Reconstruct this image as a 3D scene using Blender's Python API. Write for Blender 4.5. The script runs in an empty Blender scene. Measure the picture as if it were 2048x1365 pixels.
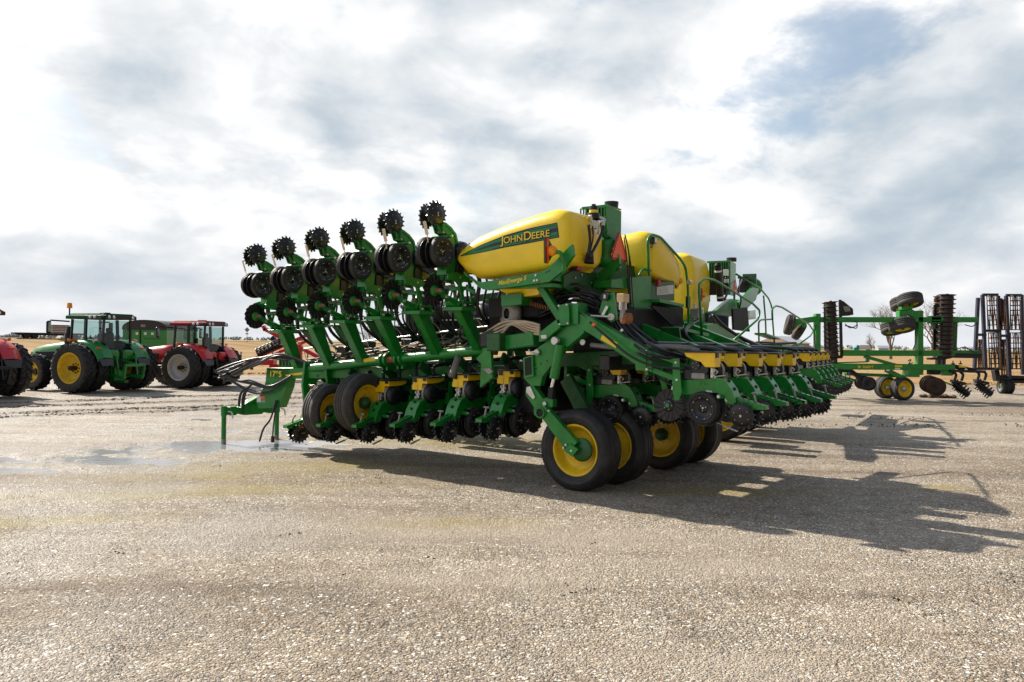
import bpy, bmesh, math, random
from mathutils import Vector, Matrix, noise
from mathutils.bvhtree import BVHTree
random.seed(7)
PI = math.pi
SC = bpy.context.scene
COL = SC.collection
V = Vector
# ---------------------------------------------------------------- camera
FPX, CAMH, ROLL, PITCH = 1593.0, 2.0, math.radians(.83), math.radians(.137)
FW = V((0, math.cos(PITCH), math.sin(PITCH)))
U0 = V((0, -math.sin(PITCH), math.cos(PITCH)))
RT = V((math.cos(ROLL), 0, 0)) + U0 * math.sin(ROLL)
UP = U0 * math.cos(ROLL) - V((math.sin(ROLL), 0, 0))
CAMP = V((0, 0, CAMH))
cam_d = bpy.data.cameras.new('camera')
cam = bpy.data.objects.new('camera', cam_d)
COL.objects.link(cam)
cam.matrix_world = Matrix(((RT.x, UP.x, -FW.x, 0), (RT.y, UP.y, -FW.y, 0), (RT.z, UP.z, -FW.z, CAMH), (0, 0, 0, 1)))
cam_d.sensor_width = 36
cam_d.lens = FPX / 2048 * 36
cam_d.clip_start = .1
cam_d.clip_end = 20000
SC.camera = cam


def ray(x, y): return FW * FPX + RT * (x - 1024) - UP * (y - 682.5)


def gnd(x, y, z=0):
    d = ray(x, y)
    return CAMP + d * ((z - CAMH) / d.z)


def at(x, y, Y):
    """world point seen at photo pixel x,y at depth Y"""
    d = ray(x, y)
    return CAMP + d * (Y / d.y)


class Frame:
    """a ground frame: local x, y axes turned by ang, origin o"""
    def __init__(s, o, ang):
        s.o = V((o[0], o[1], 0)); s.a = ang
        s.X = V((math.cos(ang), math.sin(ang), 0)); s.Y = V((-math.sin(ang), math.cos(ang), 0))

    def loc(s, p):
        d = p - s.o
        return V((d.dot(s.X), d.dot(s.Y), p.z))

    def onx(s, x, y, c):
        d = ray(x, y); t = (c - (CAMP - s.o).dot(s.X)) / d.dot(s.X)
        return s.loc(CAMP + d * t)

    def ony(s, x, y, c):
        d = ray(x, y); t = (c - (CAMP - s.o).dot(s.Y)) / d.dot(s.Y)
        return s.loc(CAMP + d * t)


# ---------------------------------------------------------------- materials
M = {}


def nd(t, typ, **kw):
    n = t.nodes.new(typ)
    for k, v in kw.items():
        if k in n.inputs: n.inputs[k].default_value = v
        else: setattr(n, k, v)
    return n


def mat(name, col, rough=.5, metal=0, var=.12, scale=6, bump=0, bscale=80, coat=0, dust=0, dustcol=(.25, .21, .16), trans=0, spec=.5):
    m = bpy.data.materials.new(name); m.use_nodes = True
    t = m.node_tree; b = t.nodes['Principled BSDF']; L = t.links.new
    tc = nd(t, 'ShaderNodeTexCoord')
    n = nd(t, 'ShaderNodeTexNoise', Scale=scale, Detail=5.0, Roughness=.6)
    L(tc.outputs['Object'], n.inputs['Vector'])
    r = nd(t, 'ShaderNodeValToRGB')
    r.color_ramp.elements[0].position = .3; r.color_ramp.elements[1].position = .7
    r.color_ramp.elements[0].color = [max(0, c * (1 - var)) for c in col] + [1]
    r.color_ramp.elements[1].color = [min(1, c * (1 + var)) for c in col] + [1]
    L(n.outputs['Fac'], r.inputs['Fac'])
    src = r.outputs['Color']
    if dust:
        n2 = nd(t, 'ShaderNodeTexNoise', Scale=scale * 1.7, Detail=8.0, Roughness=.7)
        L(tc.outputs['Object'], n2.inputs['Vector'])
        r2 = nd(t, 'ShaderNodeValToRGB')
        r2.color_ramp.elements[0].position = .45; r2.color_ramp.elements[1].position = .75
        r2.color_ramp.elements[0].color = (0, 0, 0, 1); r2.color_ramp.elements[1].color = (dust, dust, dust, 1)
        L(n2.outputs['Fac'], r2.inputs['Fac'])
        mx = nd(t, 'ShaderNodeMix', data_type='RGBA')
        L(r2.outputs['Color'], mx.inputs['Factor']); L(src, mx.inputs['A'])
        mx.inputs['B'].default_value = list(dustcol) + [1]
        src = mx.outputs['Result']
    L(src, b.inputs['Base Color'])
    mr = nd(t, 'ShaderNodeMapRange'); mr.inputs['To Min'].default_value = rough * .8; mr.inputs['To Max'].default_value = min(1, rough * 1.25)
    L(n.outputs['Fac'], mr.inputs['Value']); L(mr.outputs['Result'], b.inputs['Roughness'])
    b.inputs['Metallic'].default_value = metal
    b.inputs['Coat Weight'].default_value = coat
    b.inputs['Coat Roughness'].default_value = .08
    b.inputs['Specular IOR Level'].default_value = spec
    if trans: b.inputs['Transmission Weight'].default_value = trans
    if bump:
        n3 = nd(t, 'ShaderNodeTexNoise', Scale=bscale, Detail=3.0)
        L(tc.outputs['Object'], n3.inputs['Vector'])
        bp = nd(t, 'ShaderNodeBump', Strength=bump, Distance=.01)
        L(n3.outputs['Fac'], bp.inputs['Height']); L(bp.outputs['Normal'], b.inputs['Normal'])
    M[name] = m
    return m


mat('green_paint', (.004, .205, .022), .34, var=.22, coat=.2, dust=.16, dustcol=(.10, .13, .07), bump=.05, bscale=25)
mat('green_dark', (.003, .085, .014), .4, var=.25, coat=.1, dust=.15)
mat('green_bright', (.012, .26, .04), .35, var=.15, coat=.2, dust=.1)
mat('green_decal', (.0, .20, .065), .35, var=.05)
mat('yellow_tank', (.92, .64, .014), .36, var=.05, scale=3, bump=.10, bscale=22, coat=.1, dust=.16, dustcol=(.5, .36, .1))
mat('yellow_paint', (.88, .56, .009), .35, var=.1, coat=.2)
mat('yellow_rim', (.86, .56, .008), .4, var=.15, scale=5, dust=.45, dustcol=(.32, .22, .07))
mat('yellow_label', (.85, .62, .03), .45, var=.04)
mat('rubber', (.012, .012, .013), .62, var=.3, scale=4, bump=.3, bscale=45, dust=.5, dustcol=(.075, .066, .055))
mat('rubber_dusty', (.032, .030, .028), .75, var=.35, bump=.25, bscale=40, dust=.4, dustcol=(.11, .10, .085))
mat('black_plastic', (.010, .011, .014), .33, var=.3)
mat('black_matte', (.008, .008, .009), .7, var=.3)
mat('black_steel', (.012, .012, .015), .35, metal=.2, var=.3, dust=.08)
mat('grey_hose', (.16, .155, .15), .55, var=.2)
mat('tan_hose', (.50, .40, .30), .5, var=.12)
mat('galvanised', (.62, .62, .6), .35, metal=.7, var=.2)
mat('cast_grey', (.28, .27, .25), .5, metal=.3, var=.3)
mat('chrome', (.8, .8, .8), .12, metal=1, var=.05)
mat('white_paper', (.72, .7, .66), .7, var=.06)
mat('tan_paper', (.66, .55, .40), .7, var=.1)
mat('brass', (.55, .40, .22), .45, metal=.3, var=.15)
mat('orange_reflector', (1, .12, .012), .3, var=.05)
mat('red_reflector', (.33, .01, .015), .25, var=.1)
mat('amber_lens', (1, .32, .01), .15, var=.08)
mat('red_paint', (.56, .007, .013), .38, var=.12, coat=.15, dust=.05)
mat('red_dark', (.16, .006, .01), .4, var=.2, dust=.1)
mat('silver_rim', (.56, .56, .56), .4, metal=.4, var=.12, dust=.3, dustcol=(.3, .29, .27))
mat('rust_disc', (.045, .022, .015), .6, metal=.3, var=.45, scale=14, dust=.2, dustcol=(.2, .1, .05))
mat('rust_bar', (.26, .09, .03), .7, var=.4, scale=20)
mat('navy_paint', (.012, .016, .045), .45, var=.25, dust=.15)
mat('bare_disc', (.5, .3, .2), .4, metal=.6, var=.25)
mat('tarp_black', (.02, .02, .023), .6, var=.25)
mat('shed_tan', (.5, .38, .27), .7, var=.06, scale=2)
mat('shed_brown', (.20, .15, .12), .7, var=.08)
mat('shed_roof', (.42, .44, .46), .5, metal=.2, var=.06)
mat('truck_white', (.62, .62, .63), .5, var=.06)
mat('truck_teal', (.03, .22, .2), .4, var=.1)
mat('bark', (.19, .15, .125), .9, var=.35, scale=12, bump=.4)
mat('hazed_wood', (.25, .28, .33), .95, var=.3, scale=.08)  # distance haze is mixed into this colour: pale blue-grey over the bark tone
mat('roof_green', (.008, .085, .03), .75, var=.1, spec=.12)
mat('roof_red', (.24, .008, .012), .7, var=.1, spec=.12)
mat('mud', (.085, .066, .05), .95, var=.4, scale=12)
mat('timber', (.24, .15, .09), .85, var=.3)
mat('sign_grey', (.22, .2, .16), .6, var=.1)
mat('dirt_clump', (.13, .085, .045), .95, var=.5, scale=20, bump=.6, bscale=30)
mat('lamp_glass', (.75, .75, .74), .15, var=.06)
mat('seat_grey', (.12, .12, .12), .8, var=.2)

def glass_mat():
    m = bpy.data.materials.new('cab_glass'); m.use_nodes = True
    t = m.node_tree; t.nodes.clear()
    o = nd(t, 'ShaderNodeOutputMaterial'); mx = nd(t, 'ShaderNodeMixShader')
    tr = nd(t, 'ShaderNodeBsdfTransparent'); tr.inputs['Color'].default_value = (.62, .76, .74, 1)
    g = nd(t, 'ShaderNodeBsdfGlossy', Roughness=.02)
    f = nd(t, 'ShaderNodeLayerWeight', Blend=.5)
    pw = nd(t, 'ShaderNodeMath', operation='POWER'); pw.inputs[1].default_value = 4; t.links.new(f.outputs['Facing'], pw.inputs[0])
    mr = nd(t, 'ShaderNodeMapRange'); mr.inputs['To Min'].default_value = .07; mr.inputs['To Max'].default_value = .8
    t.links.new(pw.outputs[0], mr.inputs['Value'])
    t.links.new(mr.outputs[0], mx.inputs['Fac'])
    t.links.new(tr.outputs[0], mx.inputs[1]); t.links.new(g.outputs[0], mx.inputs[2]); t.links.new(mx.outputs[0], o.inputs['Surface'])
    M['cab_glass'] = m
glass_mat()


# ---------------------------------------------------------------- mesh builder
def basis(d, hint=V((0, 0, 1))):
    d = d.normalized()
    if abs(d.dot(hint)) > .98: hint = V((1, 0, 0)) if abs(d.x) < .9 else V((0, 1, 0))
    a = hint.cross(d).normalized()
    return a, d.cross(a)          # side, up


class MB:
    def __init__(s): s.v = []; s.f = []; s.m = []; s.mats = []; s.mi = 0; s.sm = []; s.smooth = False

    def use(s, name, smooth=None):
        if name not in s.mats: s.mats.append(name)
        s.mi = s.mats.index(name)
        if smooth is not None: s.smooth = smooth
        return s

    def add(s, vs, fs, smooth=None):
        n = len(s.v); s.v += [V(p) for p in vs]
        sm = s.smooth if smooth is None else smooth
        for f in fs: s.f.append([n + i for i in f]); s.m.append(s.mi); s.sm.append(sm)
        return s

    def box(s, c, size, rz=0, ry=0, rx=0, bev=None):
        """box with chamfered edges"""
        h = V(size) / 2; R = Matrix.Rotation(rz, 3, 'Z') @ Matrix.Rotation(ry, 3, 'Y') @ Matrix.Rotation(rx, 3, 'X')
        b = min(h) * .12 if bev is None else bev
        if b <= 0:
            vs = [V((x * h.x, y * h.y, z * h.z)) for z in (-1, 1) for y in (-1, 1) for x in (-1, 1)]
            fs = [(0, 2, 3, 1), (4, 5, 7, 6), (0, 1, 5, 4), (2, 6, 7, 3), (0, 4, 6, 2), (1, 3, 7, 5)]
        else:
            vs = []; idx = {}
            for z in (-1, 1):
                for y in (-1, 1):
                    for x in (-1, 1):
                        for ax in range(3):
                            p = [x * (h.x - b), y * (h.y - b), z * (h.z - b)]
                            p[ax] = (x, y, z)[ax] * h[ax]
                            idx[(x, y, z, ax)] = len(vs); vs.append(V(p))
            fs = []
            for ax in range(3):
                o = [i for i in range(3) if i != ax]
                for sg in (-1, 1):
                    q = []
                    for a, c2 in ((-1, -1), (1, -1), (1, 1), (-1, 1)):
                        k = [0, 0, 0]; k[ax] = sg; k[o[0]] = a; k[o[1]] = c2; q.append(idx[(*k, ax)])
                    fs.append(q)
            for ax in range(3):      # edges along ax
                o = [i for i in range(3) if i != ax]
                for a in (-1, 1):
                    for c2 in (-1, 1):
                        k0 = [0, 0, 0]; k0[o[0]] = a; k0[o[1]] = c2
                        k1 = list(k0); k0[ax] = -1; k1[ax] = 1
                        fs.append([idx[(*k0, o[0])], idx[(*k1, o[0])], idx[(*k1, o[1])], idx[(*k0, o[1])]])
            for z in (-1, 1):
                for y in (-1, 1):
                    for x in (-1, 1): fs.append([idx[(x, y, z, 0)], idx[(x, y, z, 1)], idx[(x, y, z, 2)]])
        return s.add([R @ p + V(c) for p in vs], fs, False)

    def bar(s, p0, p1, w, h, hint=V((0, 0, 1)), ext=0):
        """rectangular bar from p0 to p1, w sideways, h upward"""
        p0 = V(p0); p1 = V(p1); d = (p1 - p0); L = d.length; d.normalize()
        a, u = basis(d, hint); c = (p0 + p1) / 2
        R = Matrix((a, d, u)).transposed()
        t = MB(); t.box((0, 0, 0), (w, L + ext * 2, h))
        return s.add([R @ p + c for p in t.v], t.f, False)

    def cyl(s, p0, p1, r0, r1=None, n=14, caps=True, smooth=True):
        p0 = V(p0); p1 = V(p1); r1 = r0 if r1 is None else r1
        a, u = basis(p1 - p0); vs = []
        for p, r in ((p0, r0), (p1, r1)):
            vs += [p + (a * math.cos(2 * PI * i / n) + u * math.sin(2 * PI * i / n)) * r for i in range(n)]
        s.add(vs, [(i, (i + 1) % n, n + (i + 1) % n, n + i) for i in range(n)], smooth)
        if caps: s.add(vs, [list(range(n))[::-1], list(range(n, 2 * n))], False)
        return s

    def tube(s, pts, r, n=8, smooth=True, caps=True):
        pts = [V(p) for p in pts]; rings = []
        a = None
        for i, p in enumerate(pts):
            d = (pts[min(i + 1, len(pts) - 1)] - pts[max(i - 1, 0)])
            if d.length < 1e-9: d = V((0, 0, 1))
            d.normalize()
            if a is None: a, u = basis(d)
            else:
                a = (a - d * a.dot(d))
                if a.length < 1e-6: a, u = basis(d)
                a.normalize(); u = d.cross(a)
            rr = r[i] if isinstance(r, (list, tuple)) else r
            rings.append([p + (a * math.cos(2 * PI * k / n) + u * math.sin(2 * PI * k / n)) * rr for k in range(n)])
        vs = [q for g in rings for q in g]; fs = []
        for i in range(len(pts) - 1):
            for k in range(n): fs.append((i * n + k, i * n + (k + 1) % n, (i + 1) * n + (k + 1) % n, (i + 1) * n + k))
        if caps: fs += [list(range(n))[::-1], [(len(pts) - 1) * n + k for k in range(n)]]
        return s.add(vs, fs, smooth)

    def prism(s, poly, ext):
        """polygon of 3-D points pushed through by vector ext"""
        poly = [V(p) for p in poly]; e = V(ext); n = len(poly)
        nr = V((0, 0, 0))
        for i in range(n): nr += poly[i].cross(poly[(i + 1) % n])
        if nr.dot(e) < 0: poly = poly[::-1]
        vs = poly + [p + e for p in poly]
        fs = [list(range(n))[::-1], list(range(n, 2 * n))] + [(i, (i + 1) % n, n + (i + 1) % n, n + i) for i in range(n)]
        return s.add(vs, fs, False)

    def lathe(s, prof, o, ax, n=28, smooth=True, closed=False):
        """profile of (r, h) spun round axis ax through o"""
        o = V(o); ax = V(ax).normalized(); a, u = basis(ax); vs = []; k = len(prof)
        for i in range(n):
            c = a * math.cos(2 * PI * i / n) + u * math.sin(2 * PI * i / n)
            vs += [o + c * r + ax * h for r, h in prof]
        fs = []
        for i in range(n):
            j = (i + 1) % n
            for q in range(k if closed else k - 1):
                q2 = (q + 1) % k
                fs.append((i * k + q, j * k + q, j * k + q2, i * k + q2))
        return s.add(vs, fs, smooth)

    def disc(s, o, ax, r, th, n=24, wav=None):
        """disc or toothed disc: wav(angle) scales the radius"""
        o = V(o); ax = V(ax).normalized(); a, u = basis(ax); pts = []
        for i in range(n):
            t = 2 * PI * i / n; rr = r * (wav(i) if wav else 1)
            pts.append(o + (a * math.cos(t) + u * math.sin(t)) * rr - ax * th / 2)
        return s.prism(pts, ax * th)

    def mesh(s, name):
        me = bpy.data.meshes.new(name)
        me.from_pydata([tuple(p) for p in s.v], [], s.f)
        for n in s.mats: me.materials.append(M[n])
        me.polygons.foreach_set('material_index', s.m)
        me.polygons.foreach_set('use_smooth', s.sm)
        me.update()
        return me

    def build(s, name, parent=None, fix=True):
        me = s.mesh(name)
        if fix:
            bm = bmesh.new(); bm.from_mesh(me)
            bmesh.ops.recalc_face_normals(bm, faces=bm.faces); bm.to_mesh(me); bm.free()
        return inst(name, me, parent)


def inst(name, me, parent=None, loc=(0, 0, 0), rot=None):
    o = bpy.data.objects.new(name, me); COL.objects.link(o)
    if parent: o.parent = parent
    if rot is None: o.location = loc
    else: o.matrix_local = Matrix.Translation(loc) @ rot.to_4x4()
    return o


def empty(name, fr=None, loc=(0, 0, 0), rz=0):
    o = bpy.data.objects.new(name, None); COL.objects.link(o); o.empty_display_size = .2
    if fr: o.location = fr.o; o.rotation_euler = (0, 0, fr.a)
    else: o.location = loc; o.rotation_euler = (0, 0, rz)
    return o


def tag(o, label=None, cat=None, group=None, kind=None):
    if label: o['label'] = label
    if cat: o['category'] = cat
    if group: o['group'] = group
    if kind: o['kind'] = kind
    return o


def fixed(mb, name):
    me = mb.mesh(name); bm = bmesh.new(); bm.from_mesh(me)
    bmesh.ops.recalc_face_normals(bm, faces=bm.faces); bm.to_mesh(me); bm.free()
    return me


def spline(pts, n=8):
    """catmull-rom through pts"""
    pts = [V(p) for p in pts]; out = []
    P = [pts[0] * 2 - pts[1]] + pts + [pts[-1] * 2 - pts[-2]]
    for i in range(1, len(P) - 2):
        a, b, c, d = P[i - 1:i + 3]
        for k in range(n):
            t = k / n
            out.append(.5 * ((2 * b) + (c - a) * t + (2 * a - 5 * b + 4 * c - d) * t * t + (3 * b - a - 3 * c + d) * t ** 3))
    out.append(pts[-1])
    return out


def rounded(pts, r, n=5):
    """polyline with its inner corners rounded"""
    pts = [V(p) for p in pts]; out = [pts[0]]
    for i in range(1, len(pts) - 1):
        a, b, c = pts[i - 1:i + 2]
        d0 = (a - b); d1 = (c - b); q = min(r, d0.length * .45, d1.length * .45)
        p0 = b + d0.normalized() * q; p1 = b + d1.normalized() * q
        for k in range(n + 1):
            t = k / n; out.append(p0 * (1 - t) ** 2 + b * 2 * t * (1 - t) + p1 * t * t)
    out.append(pts[-1])
    return out


def text_tris(txt, size, shear=0, bold=0, spacing=1):
    c = bpy.data.curves.new('lettering', 'FONT'); c.body = txt; c.size = size; c.shear = shear; c.offset = bold; c.space_character = spacing
    o = bpy.data.objects.new('lettering', c); COL.objects.link(o)
    dg = bpy.context.evaluated_depsgraph_get(); dg.update()
    me = bpy.data.meshes.new_from_object(o.evaluated_get(dg))
    vs = [v.co.copy() for v in me.vertices]; fs = [list(p.vertices) for p in me.polygons]
    COL.objects.unlink(o); bpy.data.objects.remove(o); bpy.data.meshes.remove(me)
    return vs, fs


def text_on(mb, txt, p0, ux, uy, width=None, size=1, shear=0, bold=0, lift=V((0, 0, 0)), spacing=1):
    """flat lettering: origin p0, along ux, upright uy"""
    vs, fs = text_tris(txt, 1, shear, bold, spacing)
    x0 = min(v.x for v in vs); x1 = max(v.x for v in vs)
    k = width / (x1 - x0) if width else size
    ux = V(ux).normalized(); uy = V(uy).normalized(); p0 = V(p0)
    mb.add([p0 + ux * (v.x - x0) * k + uy * v.y * k + lift for v in vs], fs, False)
# ---------------------------------------------------------------- light and sky
SUN_EL = math.radians(38)
SUN_DIR = V((-.805 * math.cos(SUN_EL), .594 * math.cos(SUN_EL), math.sin(SUN_EL)))      # towards the sun
sd = bpy.data.lights.new('sun', 'SUN'); sd.energy = 4.6; sd.angle = math.radians(.6); sd.color = (1, .93, .82)
so = bpy.data.objects.new('sun', sd); COL.objects.link(so)
so.rotation_euler = (-SUN_DIR).to_track_quat('-Z', 'Y').to_euler()
so.location = (0, 0, 40)


def make_world():
    w = bpy.data.worlds.new('World'); SC.world = w; w.use_nodes = True
    t = w.node_tree; t.nodes.clear(); L = t.links.new
    out = nd(t, 'ShaderNodeOutputWorld')
    sky = nd(t, 'ShaderNodeTexSky', sky_type='NISHITA', sun_disc=False)
    sky.sun_elevation = SUN_EL; sky.sun_rotation = math.atan2(SUN_DIR.x, SUN_DIR.y); sky.air_density = 1.2; sky.dust_density = 1.2
    bs = nd(t, 'ShaderNodeBackground', Strength=.085); L(sky.outputs[0], bs.inputs['Color'])
    tc = nd(t, 'ShaderNodeTexCoord'); sep = nd(t, 'ShaderNodeSeparateXYZ'); L(tc.outputs['Generated'], sep.inputs[0])

    def mth(op, a, b=None, clamp=False):
        n = nd(t, 'ShaderNodeMath', operation=op, use_clamp=clamp)
        for i, q in enumerate((a, b)):
            if q is None: continue
            if isinstance(q, (int, float)): n.inputs[i].default_value = q
            else: L(q, n.inputs[i])
        return n.outputs[0]

    def rng(src, a, b, c=0, d=1):
        n = nd(t, 'ShaderNodeMapRange', interpolation_type='SMOOTHSTEP')
        for k, q in zip(('From Min', 'From Max', 'To Min', 'To Max'), (a, b, c, d)): n.inputs[k].default_value = q
        L(src, n.inputs['Value']); return n.outputs[0]
    z = mth('MAXIMUM', sep.outputs['Z'], 0.0)
    den = mth('ADD', z, .36)
    px = mth('DIVIDE', sep.outputs['X'], den); py = mth('DIVIDE', sep.outputs['Y'], den)
    cmb = nd(t, 'ShaderNodeCombineXYZ'); L(px, cmb.inputs[0]); L(py, cmb.inputs[1])
    mp = nd(t, 'ShaderNodeMapping'); mp.inputs['Rotation'].default_value = (0, 0, -.25); mp.inputs['Location'].default_value = (SKYX, SKYY, 0)
    L(cmb.outputs[0], mp.inputs['Vector'])

    def noi(scale, det, rough, dist=0, off=(0, 0, 0)):
        m2 = nd(t, 'ShaderNodeMapping'); m2.inputs['Location'].default_value = off
        L(mp.outputs[0], m2.inputs['Vector'])
        n = nd(t, 'ShaderNodeTexNoise', Scale=scale, Detail=det, Roughness=rough, Distortion=dist)
        L(m2.outputs[0], n.inputs['Vector']); return n.outputs['Fac']
    big = noi(1.75, 12, .60, .15)
    sh = noi(1.75, 5, .5, .2, (.07, -.11, 0))       # the same field nearer the sun: the difference lights the edges
    fine = noi(6.0, 9, .6, .4, (3, 7, 0))
    vm = nd(t, 'ShaderNodeMapping'); L(mp.outputs[0], vm.inputs['Vector'])
    vn = nd(t, 'ShaderNodeTexNoise', Scale=3.0, Detail=6.0); L(mp.outputs[0], vn.inputs['Vector'])
    va = nd(t, 'ShaderNodeMixRGB', blend_type='ADD'); va.inputs['Fac'].default_value = .35; L(mp.outputs[0], va.inputs[1]); L(vn.outputs['Color'], va.inputs[2])
    vo = nd(t, 'ShaderNodeTexVoronoi', feature='SMOOTH_F1', Scale=4.2); vo.inputs['Smoothness'].default_value = .5; L(va.outputs[0], vo.inputs['Vector'])
    puff = vo.outputs['Distance']
    low = noi(.75, 5, .5, .2, (11, 2, 0))
    cov = mth('ADD', mth('MULTIPLY', big, .75), mth('ADD', mth('MULTIPLY', fine, .12), mth('MULTIPLY', low, .2)))
    gap = rng(cov, .425, .505)
    thick = rng(big, .42, .72)                       # thick cores are grey underneath
    lit = mth('SUBTRACT', big, sh)
    shade = mth('ADD', mth('MULTIPLY', lit, 3.1), .88)
    shade = mth('SUBTRACT', shade, mth('MULTIPLY', thick, .52))
    shade = mth('ADD', shade, mth('MULTIPLY', mth('SUBTRACT', fine, .5), .8))
    shade = mth('ADD', shade, mth('MULTIPLY', mth('SUBTRACT', .5, low), .38))
    shade = mth('ADD', shade, mth('MULTIPLY', mth('SUBTRACT', .42, puff), .55))
    dot = nd(t, 'ShaderNodeVectorMath', operation='DOT_PRODUCT'); L(tc.outputs['Generated'], dot.inputs[0]); dot.inputs[1].default_value = SUN_DIR
    glow = mth('POWER', mth('MAXIMUM', dot.outputs['Value'], 0.0), 5.0)
    shade = mth('ADD', shade, mth('MULTIPLY', glow, .55))
    ramp = nd(t, 'ShaderNodeValToRGB'); e = ramp.color_ramp.elements
    e[0].position = .12; e[0].color = (.32, .385, .445, 1)
    e[1].position = 1.0; e[1].color = (.80, .79, .78, 1)
    q = e.new(.42); q.color = (.42, .468, .51, 1)
    q = e.new(.72); q.color = (.595, .615, .632, 1)
    L(mth('MULTIPLY', shade, .9, True), ramp.inputs['Fac'])
    hz = rng(sep.outputs['Z'], -.03, .17)
    mh = nd(t, 'ShaderNodeMix', data_type='RGBA'); L(mth('ADD', mth('MULTIPLY', hz, .78), .22), mh.inputs['Factor'])
    mh.inputs['A'].default_value = (.56, .575, .60, 1); L(ramp.outputs[0], mh.inputs['B'])
    bc = nd(t, 'ShaderNodeBackground', Strength=.82); L(mh.outputs['Result'], bc.inputs['Color'])
    top = rng(sep.outputs['Z'], .42, .75, 1, .12)    # unseen clouds overhead thinned to darker blue to cut the fill light
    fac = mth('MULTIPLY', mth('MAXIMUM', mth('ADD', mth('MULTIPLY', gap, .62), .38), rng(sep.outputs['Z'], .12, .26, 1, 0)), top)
    away = rng(dot.outputs['Value'], -.45, .12, .30, 1)      # unseen sky away from the sun dimmed to lower fill and deepen shade
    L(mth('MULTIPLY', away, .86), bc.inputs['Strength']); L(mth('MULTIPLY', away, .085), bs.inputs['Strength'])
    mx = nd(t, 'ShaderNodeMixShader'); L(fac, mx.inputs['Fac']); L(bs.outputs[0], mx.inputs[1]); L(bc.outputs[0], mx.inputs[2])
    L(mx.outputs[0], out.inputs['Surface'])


SKYX, SKYY = -6.2, 1.9
make_world()
SC.view_settings.view_transform = 'Standard'; SC.view_settings.look = 'None'
SC.view_settings.exposure = .75; SC.view_settings.gamma = 1

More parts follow.
